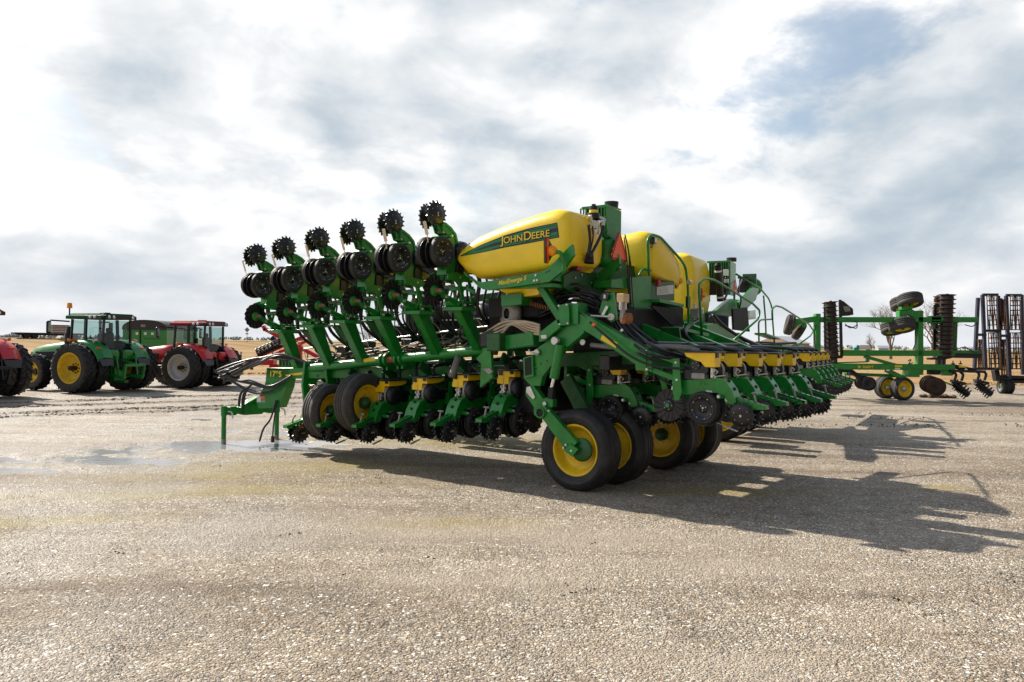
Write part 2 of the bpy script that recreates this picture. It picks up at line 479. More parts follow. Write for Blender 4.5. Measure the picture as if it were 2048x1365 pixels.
# ---------------------------------------------------------------- ground
def gravel_mat():
    m = bpy.data.materials.new('gravel'); m.use_nodes = True
    t = m.node_tree; b = t.nodes['Principled BSDF']; L = t.links.new
    tc = nd(t, 'ShaderNodeTexCoord'); co = tc.outputs['Object']

    def vor(scale, feat='F1'):
        n = nd(t, 'ShaderNodeTexVoronoi', Scale=scale, feature=feat); L(wv.outputs[0], n.inputs['Vector']); return n

    def noi(scale, det=4, rough=.6):
        n = nd(t, 'ShaderNodeTexNoise', Scale=scale, Detail=det, Roughness=rough); L(co, n.inputs['Vector']); return n.outputs['Fac']

    def ramp(src, stops):
        r = nd(t, 'ShaderNodeValToRGB'); e = r.color_ramp.elements
        e[0].position, e[0].color = stops[0][0], list(stops[0][1]) + [1]
        e[1].position, e[1].color = stops[-1][0], list(stops[-1][1]) + [1]
        for p, c in stops[1:-1]:
            q = e.new(p); q.color = list(c) + [1]
        L(src, r.inputs['Fac']); return r.outputs['Color']

    def mix(f, a, c, typ='MIX'):
        n = nd(t, 'ShaderNodeMix', data_type='RGBA', blend_type=typ)
        for k, q in (('Factor', f), ('A', a), ('B', c)):
            if isinstance(q, (int, float)): n.inputs[k].default_value = q
            elif isinstance(q, tuple): n.inputs[k].default_value = list(q) + [1]
            else: L(q, n.inputs[k])
        return n.outputs['Result']

    def mth(op, a, c=None, clamp=False):
        n = nd(t, 'ShaderNodeMath', operation=op, use_clamp=clamp)
        for i, q in enumerate((a, c)):
            if q is None: continue
            if isinstance(q, (int, float)): n.inputs[i].default_value = q
            else: L(q, n.inputs[i])
        return n.outputs[0]

    def attr(n):
        a = nd(t, 'ShaderNodeAttribute', attribute_name=n); return a.outputs['Fac']
    # warp so that the stones are not a regular lattice
    nw = nd(t, 'ShaderNodeTexNoise', Scale=9.0, Detail=2.0); L(co, nw.inputs['Vector'])
    wv = nd(t, 'ShaderNodeMixRGB', blend_type='ADD'); wv.inputs['Fac'].default_value = .06; L(co, wv.inputs[1]); L(nw.outputs['Color'], wv.inputs[2])
    v1 = vor(54.0); v2 = vor(118.0); v3 = vor(21.0)
    sp = nd(t, 'ShaderNodeSeparateColor'); L(v1.outputs['Color'], sp.inputs[0])
    sp2 = nd(t, 'ShaderNodeSeparateColor'); L(v2.outputs['Color'], sp2.inputs[0])
    c1 = ramp(sp.outputs[0], [(0, (.05, .045, .04)), (.2, (.15, .13, .105)), (.45, (.32, .275, .22)), (.7, (.47, .42, .35)), (.88, (.70, .67, .61)), (1, (.45, .28, .15))])
    c2 = ramp(sp2.outputs[0], [(0, (.10, .088, .075)), (.5, (.29, .25, .2)), (1, (.47, .42, .35))])
    stones = mix(mth('GREATER_THAN', sp.outputs[1], .45), c1, c2)
    fines = ramp(noi(60, 6, .75), [(.3, (.19, .15, .115)), (.7, (.36, .3, .23))])
    patch = ramp(noi(.55, 6, .62), [(.42, (0, 0, 0)), (.62, (1, 1, 1))])
    base = mix(mth('MULTIPLY', patch, .42), stones, fines)
    big = ramp(noi(.13, 5, .6), [(.3, (.60, .52, .43)), (.7, (1.08, 1.06, 1.04))])
    base = mix(1.0, base, big, 'MULTIPLY')
    # wheel lanes: long streaks of packed fines and of loose stone
    lm = nd(t, 'ShaderNodeMapping'); lm.inputs['Rotation'].default_value = (0, 0, .16); lm.inputs['Scale'].default_value = (.10, 1.15, 1); L(co, lm.inputs[0])
    ln = nd(t, 'ShaderNodeTexNoise', Scale=1.0, Detail=6.0, Roughness=.62); L(lm.outputs[0], ln.inputs['Vector'])
    base = mix(1.0, base, ramp(ln.outputs['Fac'], [(.34, (.66, .60, .53)), (.5, (.97, .96, .95)), (.66, (1.14, 1.14, 1.14))]), 'MULTIPLY')
    mid = ramp(noi(2.6, 6, .65), [(.36, (.78, .75, .70)), (.55, (1.0, 1.0, 1.0))])
    base = mix(1.0, base, mid, 'MULTIPLY')
    # dark gaps between stones
    gap = ramp(v1.outputs['Distance'], [(.45, (1, 1, 1)), (.85, (.38, .36, .34))])
    base = mix(mth('SUBTRACT', 1.0, mth('MULTIPLY', patch, .7)), base, mix(1.0, base, gap, 'MULTIPLY'))
    # scattered larger stones, pale and dark
    v4 = vor(23.0); s4 = nd(t, 'ShaderNodeSeparateColor'); L(v4.outputs['Color'], s4.inputs[0])
    m4 = mth('MULTIPLY', mth('GREATER_THAN', s4.outputs[1], .62), mth('LESS_THAN', v4.outputs['Distance'], mth('ADD', .16, mth('MULTIPLY', s4.outputs[2], .22))))
    base = mix(mth('MULTIPLY', m4, .85), base, ramp(s4.outputs[0], [(0, (.06, .055, .05)), (.4, (.17, .15, .13)), (.55, (.46, .43, .38)), (1, (.66, .64, .6))]))
    # attributes: dirt, mud, moss, wet
    brk = ramp(noi(14, 6, .7), [(.35, (0, 0, 0)), (.65, (1, 1, 1))])
    base = mix(mth('MULTIPLY', attr('dirt'), .75), base, fines)
    base = mix(mth('MULTIPLY', mth('MULTIPLY', attr('moss'), mth('ADD', mth('MULTIPLY', brk, 1.0), .02)), 1.15, True), base, (.20, .15, .028))
    base = mix(mth('MULTIPLY', attr('mud'), .85, True), base, (.065, .05, .04))
    wet = attr('wet')
    base = mix(mth('MULTIPLY', wet, .42), base, mix(1.0, base, (.42, .42, .44), 'MULTIPLY'))
    base = mix(1.0, base, (1.52, 1.56, 1.57), 'MULTIPLY')
    L(base, b.inputs['Base Color'])
    rr = mth('SUBTRACT', .78, mth('MULTIPLY', mth('MULTIPLY', wet, .52), mth('ADD', .45, mth('MULTIPLY', brk, .55))))
    L(rr, b.inputs['Roughness']); b.inputs['Specular IOR Level'].default_value = .5
    hgt = mth('ADD', mth('MULTIPLY', mth('SUBTRACT', 1.0, v1.outputs['Distance']), .9), mth('MULTIPLY', mth('SUBTRACT', 1.0, v2.outputs['Distance']), .35))
    hgt = mth('ADD', hgt, mth('MULTIPLY', mth('SUBTRACT', 1.0, v3.outputs['Distance']), .5))
    hgt = mth('ADD', hgt, mth('MULTIPLY', noi(5, 5, .6), 1.2))
    bp = nd(t, 'ShaderNodeBump', Strength=.9, Distance=.024)
    L(mth('MULTIPLY', hgt, mth('SUBTRACT', 1.0, mth('MULTIPLY', wet, .35))), bp.inputs['Height']); L(bp.outputs['Normal'], b.inputs['Normal'])
    M['gravel'] = m
gravel_mat()


def smooth(a, b, x):
    t = max(0, min(1, (x - a) / (b - a))); return t * t * (3 - 2 * t)


def blob(p, c, rx, ry, ang=0):
    dx, dy = p[0] - c.x, p[1] - c.y; ca, sa = math.cos(ang), math.sin(ang)
    return math.exp(-(((dx * ca + dy * sa) / rx) ** 2 + ((-dx * sa + dy * ca) / ry) ** 2))


def nz(x, y, s, k=0): return noise.noise(V((x * s, y * s, k)))


PUD = [(gnd(90, 917), 3.2, .52, 0.0), (gnd(330, 899), 2.0, .42, .15), (gnd(480, 886), 1.9, .75, .2), (gnd(530, 862), 1.3, .7, .1),
       (gnd(610, 885), 1.1, .3, .1), (gnd(440, 838), .9, .5, .2), (gnd(0, 938), 1.6, .3, 0)]
WATER_Z = -.034
RUTS = [(gnd(-200, 822), gnd(700, 793)), (gnd(-200, 835), gnd(640, 806)), (gnd(-200, 814), gnd(600, 786)), (gnd(-200, 842), gnd(500, 817))]
TRK = [(gnd(1500, 836), gnd(2100, 838)), (gnd(1480, 852), gnd(2100, 851)), (gnd(1700, 828), gnd(2100, 831))]
MOSS = [(gnd(330, 985), 3.0, .45, .3), (gnd(60, 1045), 1.1, .28, .3), (gnd(620, 930), 2.2, .8, .1), (gnd(760, 880), 2.6, .9, .1), (gnd(980, 885), 2.2, .8, .1), (gnd(900, 1045), .8, .25, .1), (gnd(1870, 975), .55, .22, 0), (gnd(1420, 985), 1.2, .35, 0), (gnd(430, 950), 1.8, .5, .2)]
DIRT = [(gnd(750, 1060), 2.2, .9, .1), (gnd(1250, 1080), 1.5, .5, 0), (gnd(1500, 1130), 1.6, .5, 0), (gnd(1650, 860), 4.5, 1.0, 0), (gnd(1450, 1330), .8, .3, 0), (gnd(950, 1160), 1.2, .4, 0), (gnd(560, 1080), 1.2, .4, .2)]


def seg(p, a, b):
    d = (b - a); L2 = d.x * d.x + d.y * d.y
    t = ((p[0] - a.x) * d.x + (p[1] - a.y) * d.y) / L2
    dx = p[0] - a.x - d.x * t; dy = p[1] - a.y - d.y * t
    L = math.sqrt(L2)
    return (d.x * dy - d.y * dx) / L, t * L, t


def lot_point(x, y):
    z = .010 * nz(x, y, .5) + .006 * nz(x, y, 1.9, 5) + .004 * nz(x, y, 5, 9)
    pud = 0; wet = moss = mud = dirt = 0
    if x < 3 and 8 < y < 40:
        for c, rx, ry, a in PUD:
            pud += blob((x, y), c, rx, ry, a)
        z -= .054 * min(1.1, pud) * (1 + 1.1 * nz(x, y, .8, 3) + .9 * nz(x, y, 2.4, 4) + .5 * nz(x, y, 6, 4))
        wet = min(1, pud * 1.3) + .55 * smooth(-1.0, -7, x) * smooth(34, 12, y) * smooth(8, 12, y) * (.7 + .8 * nz(x, y, .5, 21))
    wet = max(1.3 * wet, .95 * smooth(-.8, -3.5, x) * (smooth(.0, .35, nz(x, y, .55, 8))))
    wet = max(wet, .9 * smooth(-.38, -.62, x / max(y, 3)) * smooth(-.25, .3, nz(x, y, .6, 18)))
    wet = max(wet, .5 * smooth(25, 34, y) * smooth(4, -6, x))
    p = (x, y)
    if x < 4 and 14 < y < 34:
        for a, b in RUTS:
            d, l, t = seg(p, a, b)
            d += .3 * nz(l, 0, .35, a.x)
            g = math.exp(-(d / .34) ** 2)
            if g > .02:
                n = .5 + .9 * nz(x, y, 3.5, 2) + .6 * nz(x, y, 9, 7)
                z += .06 * g * (n - .35); mud = max(mud, min(1, 1.5 * g) * smooth(.0, .6, n)); wet *= 1 - .7 * g
    if x > 4 and 18 < y < 32:
        for a, b in TRK:
            d, l, t = seg(p, a, b)
            if abs(d) < .45:
                g = smooth(.45, .3, abs(d)); ph = (l * 3.0 + (abs(d) * 1.2)) % 1
                k = smooth(.0, .15, ph) * smooth(.5, .35, ph) * (.55 + .8 * nz(x, y, .6, 31))
                z -= .02 * g * k; mud = max(mud, g * k * .6); dirt = max(dirt, g * .7)
    for c, rx, ry, a in MOSS: moss = max(moss, blob(p, c, rx, ry, a) * (1.0 + 1.1 * nz(x, y, 1.3, 12)))
    for c, rx, ry, a in DIRT: dirt = max(dirt, blob(p, c, rx, ry, a) * (.8 + .8 * nz(x, y, .9, 15)))
    n = nz(x, y, .7, 40) + .7 * nz(x, y, 3.3, 41)
    mud = max(mud, smooth(.72, .95, n) * .55)
    return z, wet, moss, mud, dirt


def make_lot():
    ys = [-14, -8, -4, -1, 1.5]
    y = 3.0
    while y < 45: ys.append(y); y *= 1.0048
    us = [-3.2, -2.4, -1.8, -1.3, -1.05, -.9] + [-.8 + 1.6 * i / 360 for i in range(361)] + [.9, 1.05, 1.3, 1.8, 2.4, 3.2]
    vs = []; at_ = {k: [] for k in ('wet', 'moss', 'mud', 'dirt')}
    for yy in ys:
        sc = max(yy, 3.0) + (0 if yy > 0 else 3)
        for u in us:
            x = u * sc
            ye = yy
            z, w, mo, mu, di = lot_point(x, ye)
            vs.append((x, ye, z))
            for k, q in zip(('wet', 'moss', 'mud', 'dirt'), (w, mo, mu, di)): at_[k].append(max(0, min(1, q)))
    n = len(us); fs = []
    for i in range(len(ys) - 1):
        for j in range(n - 1): fs.append((i * n + j, i * n + j + 1, (i + 1) * n + j + 1, (i + 1) * n + j))
    me = bpy.data.meshes.new('gravel_lot'); me.from_pydata(vs, [], fs); me.materials.append(M['gravel'])
    for k, q in at_.items():
        a = me.attributes.new(k, 'FLOAT', 'POINT'); a.data.foreach_set('value', q)
    me.polygons.foreach_set('use_smooth', [True] * len(fs)); me.update()
    o = inst('gravel_lot', me); tag(o, 'pale gravel yard with muddy wheel ruts and wet hollows', 'ground', kind='structure')


make_lot()


def clods():
    rnd = random.Random(17); b = MB().use('mud')

    def lump(x, y, r, fl=.6):
        a = rnd.random() * 6.3; ca, sa = math.cos(a), math.sin(a); vs = []
        for dx, dy, dz in ((1, 0, -.2), (.4, .9, -.2), (-.7, .7, -.2), (-1, -.3, -.2), (-.2, -1, -.2), (.7, -.7, -.2), (.4, .2, 1), (-.3, -.1, .9)):
            dx *= r * rnd.uniform(.7, 1.3); dy *= r * rnd.uniform(.5, 1.1); vs.append((x + dx * ca - dy * sa, y + dx * sa + dy * ca, dz * r * fl * rnd.uniform(.6, 1.3)))
        b.add(vs, [(0, 1, 6), (1, 2, 6), (2, 7, 6), (2, 3, 7), (3, 4, 7), (4, 5, 7), (5, 6, 7), (5, 0, 6)], False)
    for a, c in RUTS:
        L = (c - a).length; d = (c - a) / L; n = V((-d.y, d.x, 0))
        for i in range(int(L * 70)):
            l = rnd.random() * L
            if nz(l, a.y, .45, 3) + rnd.uniform(-.25, .25) < -.12: continue
            s = rnd.choice((-.22, .18)) + rnd.gauss(0, .07) - .3 * nz(l, 0, .35, a.x); q = a + d * l + n * s
            if q.x < 3: lump(q.x, q.y, rnd.uniform(.02, .06), .55)
    for a, c in TRK:
        L = (c - a).length; d = (c - a) / L; n = V((-d.y, d.x, 0)); l = 0
        while l < L:
            l += .33
            if nz(l, a.y, .25, 6) < -.15: continue
            for s in (-.24, .24):
                for j in range(5):
                    q = a + d * (l + .05 * j * (1 if s > 0 else -1) + rnd.uniform(-.02, .02)) + n * (s + .07 * (j - 2)); lump(q.x, q.y, rnd.uniform(.015, .034), .6)
    for i in range(420):
        y = 5 + 20 * rnd.random() ** 1.4; x = (rnd.random() * 2 - 1) * .68 * y
        if nz(x, y, .35, 51) < .08: continue
        for j in range(rnd.randint(1, 5)): lump(x + rnd.gauss(0, .05), y + rnd.gauss(0, .05), rnd.uniform(.006, .02), .6)
    tag(b.build('mud_clods', fix=False), 'dark clods of mud along the wheel ruts and cleat tracks', 'mud', kind='stuff')


clods()


def water_mat():
    m = mat('puddle_water', (.24, .24, .24), .04, var=.1, scale=1)
    t = m.node_tree; b = t.nodes['Principled BSDF']
    b.inputs['IOR'].default_value = 1.33; b.inputs['Specular IOR Level'].default_value = .6
    for l in list(b.inputs['Roughness'].links): t.links.remove(l)
    b.inputs['Roughness'].default_value = .13
    tc = nd(t, 'ShaderNodeTexCoord'); n = nd(t, 'ShaderNodeTexNoise', Scale=7.0, Detail=4.0); t.links.new(tc.outputs['Object'], n.inputs['Vector'])
    bp = nd(t, 'ShaderNodeBump', Strength=.25, Distance=.02); t.links.new(n.outputs['Fac'], bp.inputs['Height']); t.links.new(bp.outputs['Normal'], b.inputs['Normal'])
water_mat()
b = MB().use('puddle_water')
g0 = gnd(200, 900)
b.add([(-19, 10.5, WATER_Z), (-.8, 10.5, WATER_Z), (-.8, 25, WATER_Z), (-19, 25, WATER_Z)], [(0, 1, 2, 3)])
tag(b.build('water', fix=False), 'shallow rain puddles reflecting the bright sky at the left of the yard', 'puddle', kind='structure')


def grass_mat(name, c1, c2, s=1.0):
    m = mat(name, c1, .95, var=.25, scale=3 * s, bump=.5, bscale=25)
    t = m.node_tree; bs = t.nodes['Principled BSDF']; L = t.links.new
    src = bs.inputs['Base Color'].links[0].from_socket
    tc = nd(t, 'ShaderNodeTexCoord'); mp = nd(t, 'ShaderNodeMapping'); mp.inputs['Scale'].default_value = (.05 * s, .22 * s, .2 * s)
    n = nd(t, 'ShaderNodeTexNoise', Scale=1.0, Detail=8.0, Roughness=.65)
    L(tc.outputs['Object'], mp.inputs[0]); L(mp.outputs[0], n.inputs['Vector'])
    r = nd(t, 'ShaderNodeValToRGB'); r.color_ramp.elements[0].position = .42; r.color_ramp.elements[1].position = .6
    mx = nd(t, 'ShaderNodeMix', data_type='RGBA')
    L(n.outputs['Fac'], r.inputs['Fac']); L(r.outputs['Color'], mx.inputs['Factor']); L(src, mx.inputs['A']); mx.inputs['B'].default_value = list(c2) + [1]
    L(mx.outputs['Result'], bs.inputs['Base Color'])
    bs.inputs['Specular IOR Level'].default_value = .1
grass_mat('field_grass', (.36, .24, .115), (.27, .165, .07))
grass_mat('far_field', (.30, .25, .11), (.34, .26, .13), .3)
mat('far_road', (.36, .34, .33), .8, var=.05, scale=.2)

b = MB().use('field_grass')
b.add([(-5000, -300, -.25), (5000, -300, -.25), (5000, 6000, -.25), (-5000, 6000, -.25)], [(0, 1, 2, 3)])
tag(b.build('field', fix=False), 'flat field of dry brown winter grass beyond the gravel', 'field', kind='structure')

# dry grass verge: a bumpy strip from the gravel edge outwards, with tufts
def make_verge():
    vs = []; n = 260; rows = 14
    for j in range(rows):
        for i in range(n):
            x = -75 + 150 * i / (n - 1); f = j / (rows - 1)
            e = 44.3 + .5 * nz(x, 0, .4, 2) + .25 * nz(x, 0, 1.7, 3)
            y = e + f * f * 60
            z = -.06 + .16 * smooth(0, .12, f) + .05 * nz(x, y, 1.2, 6) - .25 * smooth(.6, 1, f)
            vs.append((x, y, z))
    fs = [(j * n + i, j * n + i + 1, (j + 1) * n + i + 1, (j + 1) * n + i) for j in range(rows - 1) for i in range(n - 1)]
    b = MB().use('field_grass', True); b.add(vs, fs)
    tag(b.build('grass_verge'), 'strip of dry brown grass along the far edge of the gravel', 'verge', kind='structure')
    rnd = random.Random(3); b = MB().use('field_grass')
    for i in range(15000):
        y = 44.6 + 26 * rnd.random() ** 2; x = (rnd.random() * 2 - 1) * .75 * y
        h = rnd.uniform(.02, .07) * (2.0 if rnd.random() < .03 else 1); a = rnd.random() * 6.3; w = rnd.uniform(.02, .06)
        dx, dy = math.cos(a) * w, math.sin(a) * w; lx, ly = rnd.uniform(-.1, .1), rnd.uniform(-.1, .1)
        b.add([(x - dx, y - dy, .05), (x + dx, y + dy, .05), (x + lx, y + ly, .08 + h)], [(0, 1, 2)])
    tag(b.build('grass', fix=False), 'tufts of dry brown grass at the edge of the yard', 'grass', kind='stuff')
make_verge()

# raised road far left, running away to the right
RA, RB = V((-97, 160, 1.62)), V((231, 530, -.1))
rdv = (RB - RA); rn = V((rdv.y, -rdv.x, 0)).normalized()       # towards the camera side
A0, B0 = RA - rdv * .9, RB + rdv * 3
A0.z = 1.62; B0.z = -.1
b = MB().use('far_road')
P = [A0, RA, RB, B0]
vs = []
for p in P: vs += [p, p - rn * 11]
b.add(vs, [(0, 1, 3, 2), (2, 3, 5, 4), (4, 5, 7, 6)])
tag(b.build('road'), 'pale straight highway on a low bank across the fields', 'road', kind='structure')
b = MB().use('field_grass')
vs = []
for p in P: vs += [p - V((0, 0, .05)), p + rn * 16 - V((0, 0, p.z + .27)), p - rn * 11 - V((0, 0, .05)), p - rn * 40 - V((0, 0, p.z + .27))]
b.add(vs, [(0, 1, 5, 4), (4, 5, 9, 8), (8, 9, 13, 12), (2, 6, 7, 3), (6, 10, 11, 7), (10, 14, 15, 11)])
tag(b.build('road_bank'), 'low grassy bank under the far highway', 'bank', kind='structure')
b = MB().use('far_field')
b.add([(-3000, 700, .6), (3000, 700, -.2), (3000, 5000, .6), (-3000, 5000, 1.3)], [(0, 1, 2, 3)])
tag(b.build('far_field', fix=False), 'far yellow-green fields under the horizon', 'field', kind='structure')


def treeline(x0, x1, Y, h, seed, label):
    """a far wood: hundreds of small ragged crowns merging into one mass"""
    rnd = random.Random(seed); b = MB().use('hazed_wood')
    a = at(x0, 690, Y); c = at(x1, 690, Y); n = int(abs(c.x - a.x) / 2.6)
    for i in range(n):
        x = a.x + (c.x - a.x) * (i + rnd.random()) / n; y = Y + rnd.uniform(-25, 25)
        hh = h * (.55 + .35 * nz(x, 0, .03, seed) + .25 * nz(x, 0, .15, seed) + rnd.uniform(0, .25)); w = rnd.uniform(1.2, 3)
        for k in range(5):
            cx, cy, cz = x + rnd.uniform(-w, w), y + rnd.uniform(-w, w), hh * rnd.uniform(.25, .85)
            r = rnd.uniform(.5, 1.3) * w * .6
            vs = [(cx + r * rnd.uniform(.6, 1.3) * dx, cy + r * dy, cz + r * rnd.uniform(.7, 1.5) * dz) for dx, dy, dz in ((1, 0, 0), (-1, 0, 0), (0, 1, 0), (0, -1, 0), (0, 0, 1), (0, 0, -1))]
            b.add(vs, [(0, 2, 4), (2, 1, 4), (1, 3, 4), (3, 0, 4), (2, 0, 5), (1, 2, 5), (3, 1, 5), (0, 3, 5)])
        b.cyl((x, y, -.3), (x, y, hh * .7), .25, .12, n=4)
    tag(b.build('treeline', fix=False), label, 'wood', kind='stuff')
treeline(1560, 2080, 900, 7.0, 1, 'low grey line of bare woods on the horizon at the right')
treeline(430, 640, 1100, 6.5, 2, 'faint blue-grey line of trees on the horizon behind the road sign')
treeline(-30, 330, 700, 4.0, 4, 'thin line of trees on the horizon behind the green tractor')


def bare_tree(px, Y, base_py, top_py, seed, label, lean=0):
    base = at(px, base_py, Y); base.z = max(-.25, min(base.z, .6)); H = (base_py - top_py) * Y / FPX
    rnd = random.Random(seed); e = empty('bare_tree', loc=base); tag(e, label, 'tree', 'bare trees beyond the field')
    tr = MB().use('bark', True); cr = MB().use('bark', True); H *= 1.04

    def grow(p, d, L, r, lv, mb):
        pts = [p]; n = 4 if lv < 2 else 3
        for i in range(n):
            d = (d + V((rnd.uniform(-1, 1), rnd.uniform(-1, 1), rnd.uniform(-.2, .5))) * (.12 + .05 * lv)).normalized()
            pts.append(pts[-1] + d * L / n)
        mb.tube(pts, [r * (1 - .45 * i / n) for i in range(n + 1)], n=6 if lv < 2 else 3, caps=False)
        if lv >= 5: return
        k = rnd.randint(2, 3) if lv > 0 else rnd.randint(5, 6)
        for i in range(k + (2 if lv in (2, 3) else 0)):
            q = pts[-1] if i < 2 else pts[rnd.randint(1, n)]
            sp = .7 + .1 * lv if lv else .85
            nd_ = (d + V((rnd.uniform(-1, 1), rnd.uniform(-1, 1), rnd.uniform(-.35, .5))) * sp).normalized()
            grow(q, nd_, L * rnd.uniform(.6, .86), r * .52, lv + 1, cr)
    grow(V((0, 0, -.2)), V((lean, 0, 1)).normalized(), H * .33, H * .034, 0, tr)
    tr.build('trunk', e, fix=False); cr.build('crown', e, fix=False)


bare_tree(1781, 118, 708, 600, 11, 'broad bare tree seen under the raised wheels of the disc implement')
bare_tree(1868, 132, 706, 588, 5, 'tall bare tree between the green mast and the right disc stack')
bare_tree(1742, 300, 702, 668, 23, 'small distant bare tree left of the broad one')
bare_tree(742, 150, 690, 632, 31, 'bare tree seen between the green posts of the near planter')
bare_tree(268, 170, 676, 630, 8, 'bare tree poking above the black tarp of the grain trailer')
# ================================================================ row unit (shared meshes)
# unit space: x to the right, y forward to the toolbar, z up, origin on the gauge-wheel axle
def yz(pts, x): return [V((x, y, z)) for y, z in pts]


def bolt_ring(b, o, ax, r, n, br=.009, h=.012, ph=0):
    a, u = basis(V(ax)); o = V(o)
    for i in range(n):
        t = 2 * PI * i / n + ph; p = o + (a * math.cos(t) + u * math.sin(t)) * r
        b.cyl(p, p + V(ax).normalized() * h, br, br * .8, n=6, smooth=False)


def unit_meshes():
    U = {}
    b = MB().use('green_paint')
    for x in (-.15, .15):
        b.bar((x, .72, .67), (x, .345, .55), .022, .052, ext=.02); b.bar((x, .70, .455), (x, .33, .335), .022, .06, ext=.02)
        b.prism(yz([(.385, .60), (.30, .60), (.275, .30), (.26, .19), (.30, .08), (.36, .08), (.385, .2)], x + (.012 if x > 0 else -.030)), (.018, 0, 0))
    b.box((0, .75, .56), (.36, .05, .36)); b.box((0, .33, .34), (.28, .05, .16))
    b.prism(yz([(.30, .33), (-.08, .36), (-.17, .355), (-.25, .32), (-.32, .23), (-.37, .12), (-.375, .06), (-.30, .075), (-.24, .16), (-.15, .19), (.0, .17), (.30, .15)], -.085), (.17, 0, 0))
    b.prism(yz([(-.1, .375), (-.185, .37), (-.27, .335), (-.345, .235), (-.395, .12), (-.40, .05), (-.365, .05), (-.36, .12), (-.31, .22), (-.24, .31), (-.17, .34), (-.1, .345)], -.10), (.20, 0, 0))
    b.cyl((-.17, -.215, .15), (.17, -.215, .15), .028); b.bar((0, .18, .16), (0, .1, -.02), .05, .12)
    b.use('galvanised')
    for x, s in ((-.165, -1), (.165, 1)):
        for y, z in ((.72, .67), (.345, .55), (.70, .455), (.33, .335), (.58, .625)): b.cyl((x, y, z), (x + s * .02, y, z), .02, .016, n=8)
        b.cyl((s * .17, -.215, .15), (s * .19, -.215, .15), .018, n=8)
        b.bar((s * .09, -.02, .205), (s * .09, -.10, .2), .012, .02)
    b.cyl((0, .47, .2), (0, .43, .42), .022, n=8)
    b.use('black_matte')
    for y, z in ((-.18, .362), (-.265, .33), (-.335, .235), (-.385, .12)): b.cyl((0, y, z), (0, y * 1.02 - .012, z + .012), .022, n=10)
    for y in (.05, .0, -.03): b.cyl((-.087, y, .29), (-.083, y, .29), .008, n=8)
    b.use('black_plastic', True)
    b.tube(spline([(.06, .70, .5), (.08, .5, .44), (.1, .3, .47), (.1, .1, .46)]), .016, n=6)
    b.tube(spline([(-.1, .72, .44), (-.05, .55, .3), (-.05, .4, .25), (-.03, .25, .3)]), .013, n=6)
    b.box((.03, .2, .43), (.16, .2, .16)); b.box((-.06, .22, .40), (.1, .12, .12))
    U['row_unit'] = fixed(b, 'row_unit')

    b = MB().use('yellow_paint')
    b.prism(yz([(-.155, .675), (.245, .675), (.22, .63), (.085, .575), (.0, .56), (-.03, .50), (-.15, .50)], -.15), (.18, 0, 0))
    b.prism(yz([(-.155, .675), (.245, .675), (.22, .63), (.085, .60), (-.155, .60)], .03), (.10, 0, 0))
    b.prism(yz([(-.16, .575), (.03, .57), (-.03, .505), (-.16, .505)], -.158), (.10, 0, 0))
    b.use('black_plastic'); b.box((.0, .045, .684), (.34, .43, .02)); b.box((-.10, -.165, .645), (.06, .02, .06)); b.box((.09, -.165, .655), (.05, .02, .035))
    U['hopper'] = fixed(b, 'hopper')

    b = MB().use('black_plastic', True)
    b.lathe([(0, -.02), (.11, -.02), (.14, 0), (.148, .04), (.135, .09), (.09, .115), (0, .12)], (.06, -.03, .45), (1, 0, 0), n=20)
    b.cyl((-.16, .09, .52), (-.03, .09, .52), .055); b.cyl((-.15, -.02, .47), (-.04, -.02, .47), .05); b.box((-.09, .05, .47), (.1, .2, .12))
    b.use('black_matte'); b.box((.16, -.02, .47), (.02, .05, .19)); b.box((.155, .02, .38), (.02, .1, .05))
    b.use('cast_grey'); b.box((-.09, .06, .39), (.14, .17, .07)); b.lathe([(.138, -.012), (.155, -.012), (.155, .02), (.138, .02)], (.06, -.03, .45), (1, 0, 0), n=20, closed=True)
    b.use('galvanised', True)
    b.tube([(-.11, -.10, .50), (-.11, -.14, .46), (-.11, -.10, .42), (-.11, -.15, .38), (-.10, -.12, .35)], .011, n=6)
    b.tube([(-.05, -.10, .49), (-.05, -.15, .44), (-.05, -.11, .40)], .012, n=6); b.box((-.08, -.10, .43), (.07, .03, .12))
    b.bar((-.05, -.12, .385), (.02, -.22, .40), .012, .014)
    bolt_ring(b, (-.165, .09, .52), (-1, 0, 0), .04, 5, .005, .006)
    U['seed_meter'] = fixed(b, 'seed_meter')

    def gauge(sg):
        b = MB().use('rubber', True)
        ax = (sg, 0, 0)
        b.lathe([(.12, -.05), (.178, -.055), (.196, -.045), (.203, -.01), (.203, .03), (.192, .05), (.172, .055), (.160, .048), (.158, .03), (.12, .03)], (0, 0, 0), ax, n=36, closed=True)
        b.use('black_plastic', True)
        b.lathe([(.16, .035), (.155, .046), (.146, .046), (.12, .02), (.075, -.004), (.062, -.006), (.058, .004), (.02, .008), (0, .008)], (0, 0, 0), ax, n=36)
        b.lathe([(.15, -.035), (0, -.035)], (0, 0, 0), ax, n=24)
        b.use('galvanised')
        bolt_ring(b, (sg * .034, 0, 0), ax, .13, 8, .0075, .012, .2); bolt_ring(b, (sg * .006, 0, 0), ax, .036, 3, .008, .012); b.cyl((0, 0, 0), (sg * .022, 0, 0), .013, n=8)
        b.use('rubber'); b.bar((-sg * .05, 0, 0), (-sg * .05, .09, .1), .03, .05)
        return fixed(b, 'gauge_wheel')
    U['gauge_l'] = gauge(-1); U['gauge_r'] = gauge(1)

    b = MB().use('black_steel')
    for s in (-1, 1): b.disc((s * .028, .02, -.03), (1, 0, s * .12 - .0), .205, .006, n=32)
    b.use('cast_grey'); b.cyl((-.05, .02, -.03), (.05, .02, -.03), .03)
    U['opener_disc'] = fixed(b, 'opener_disc')

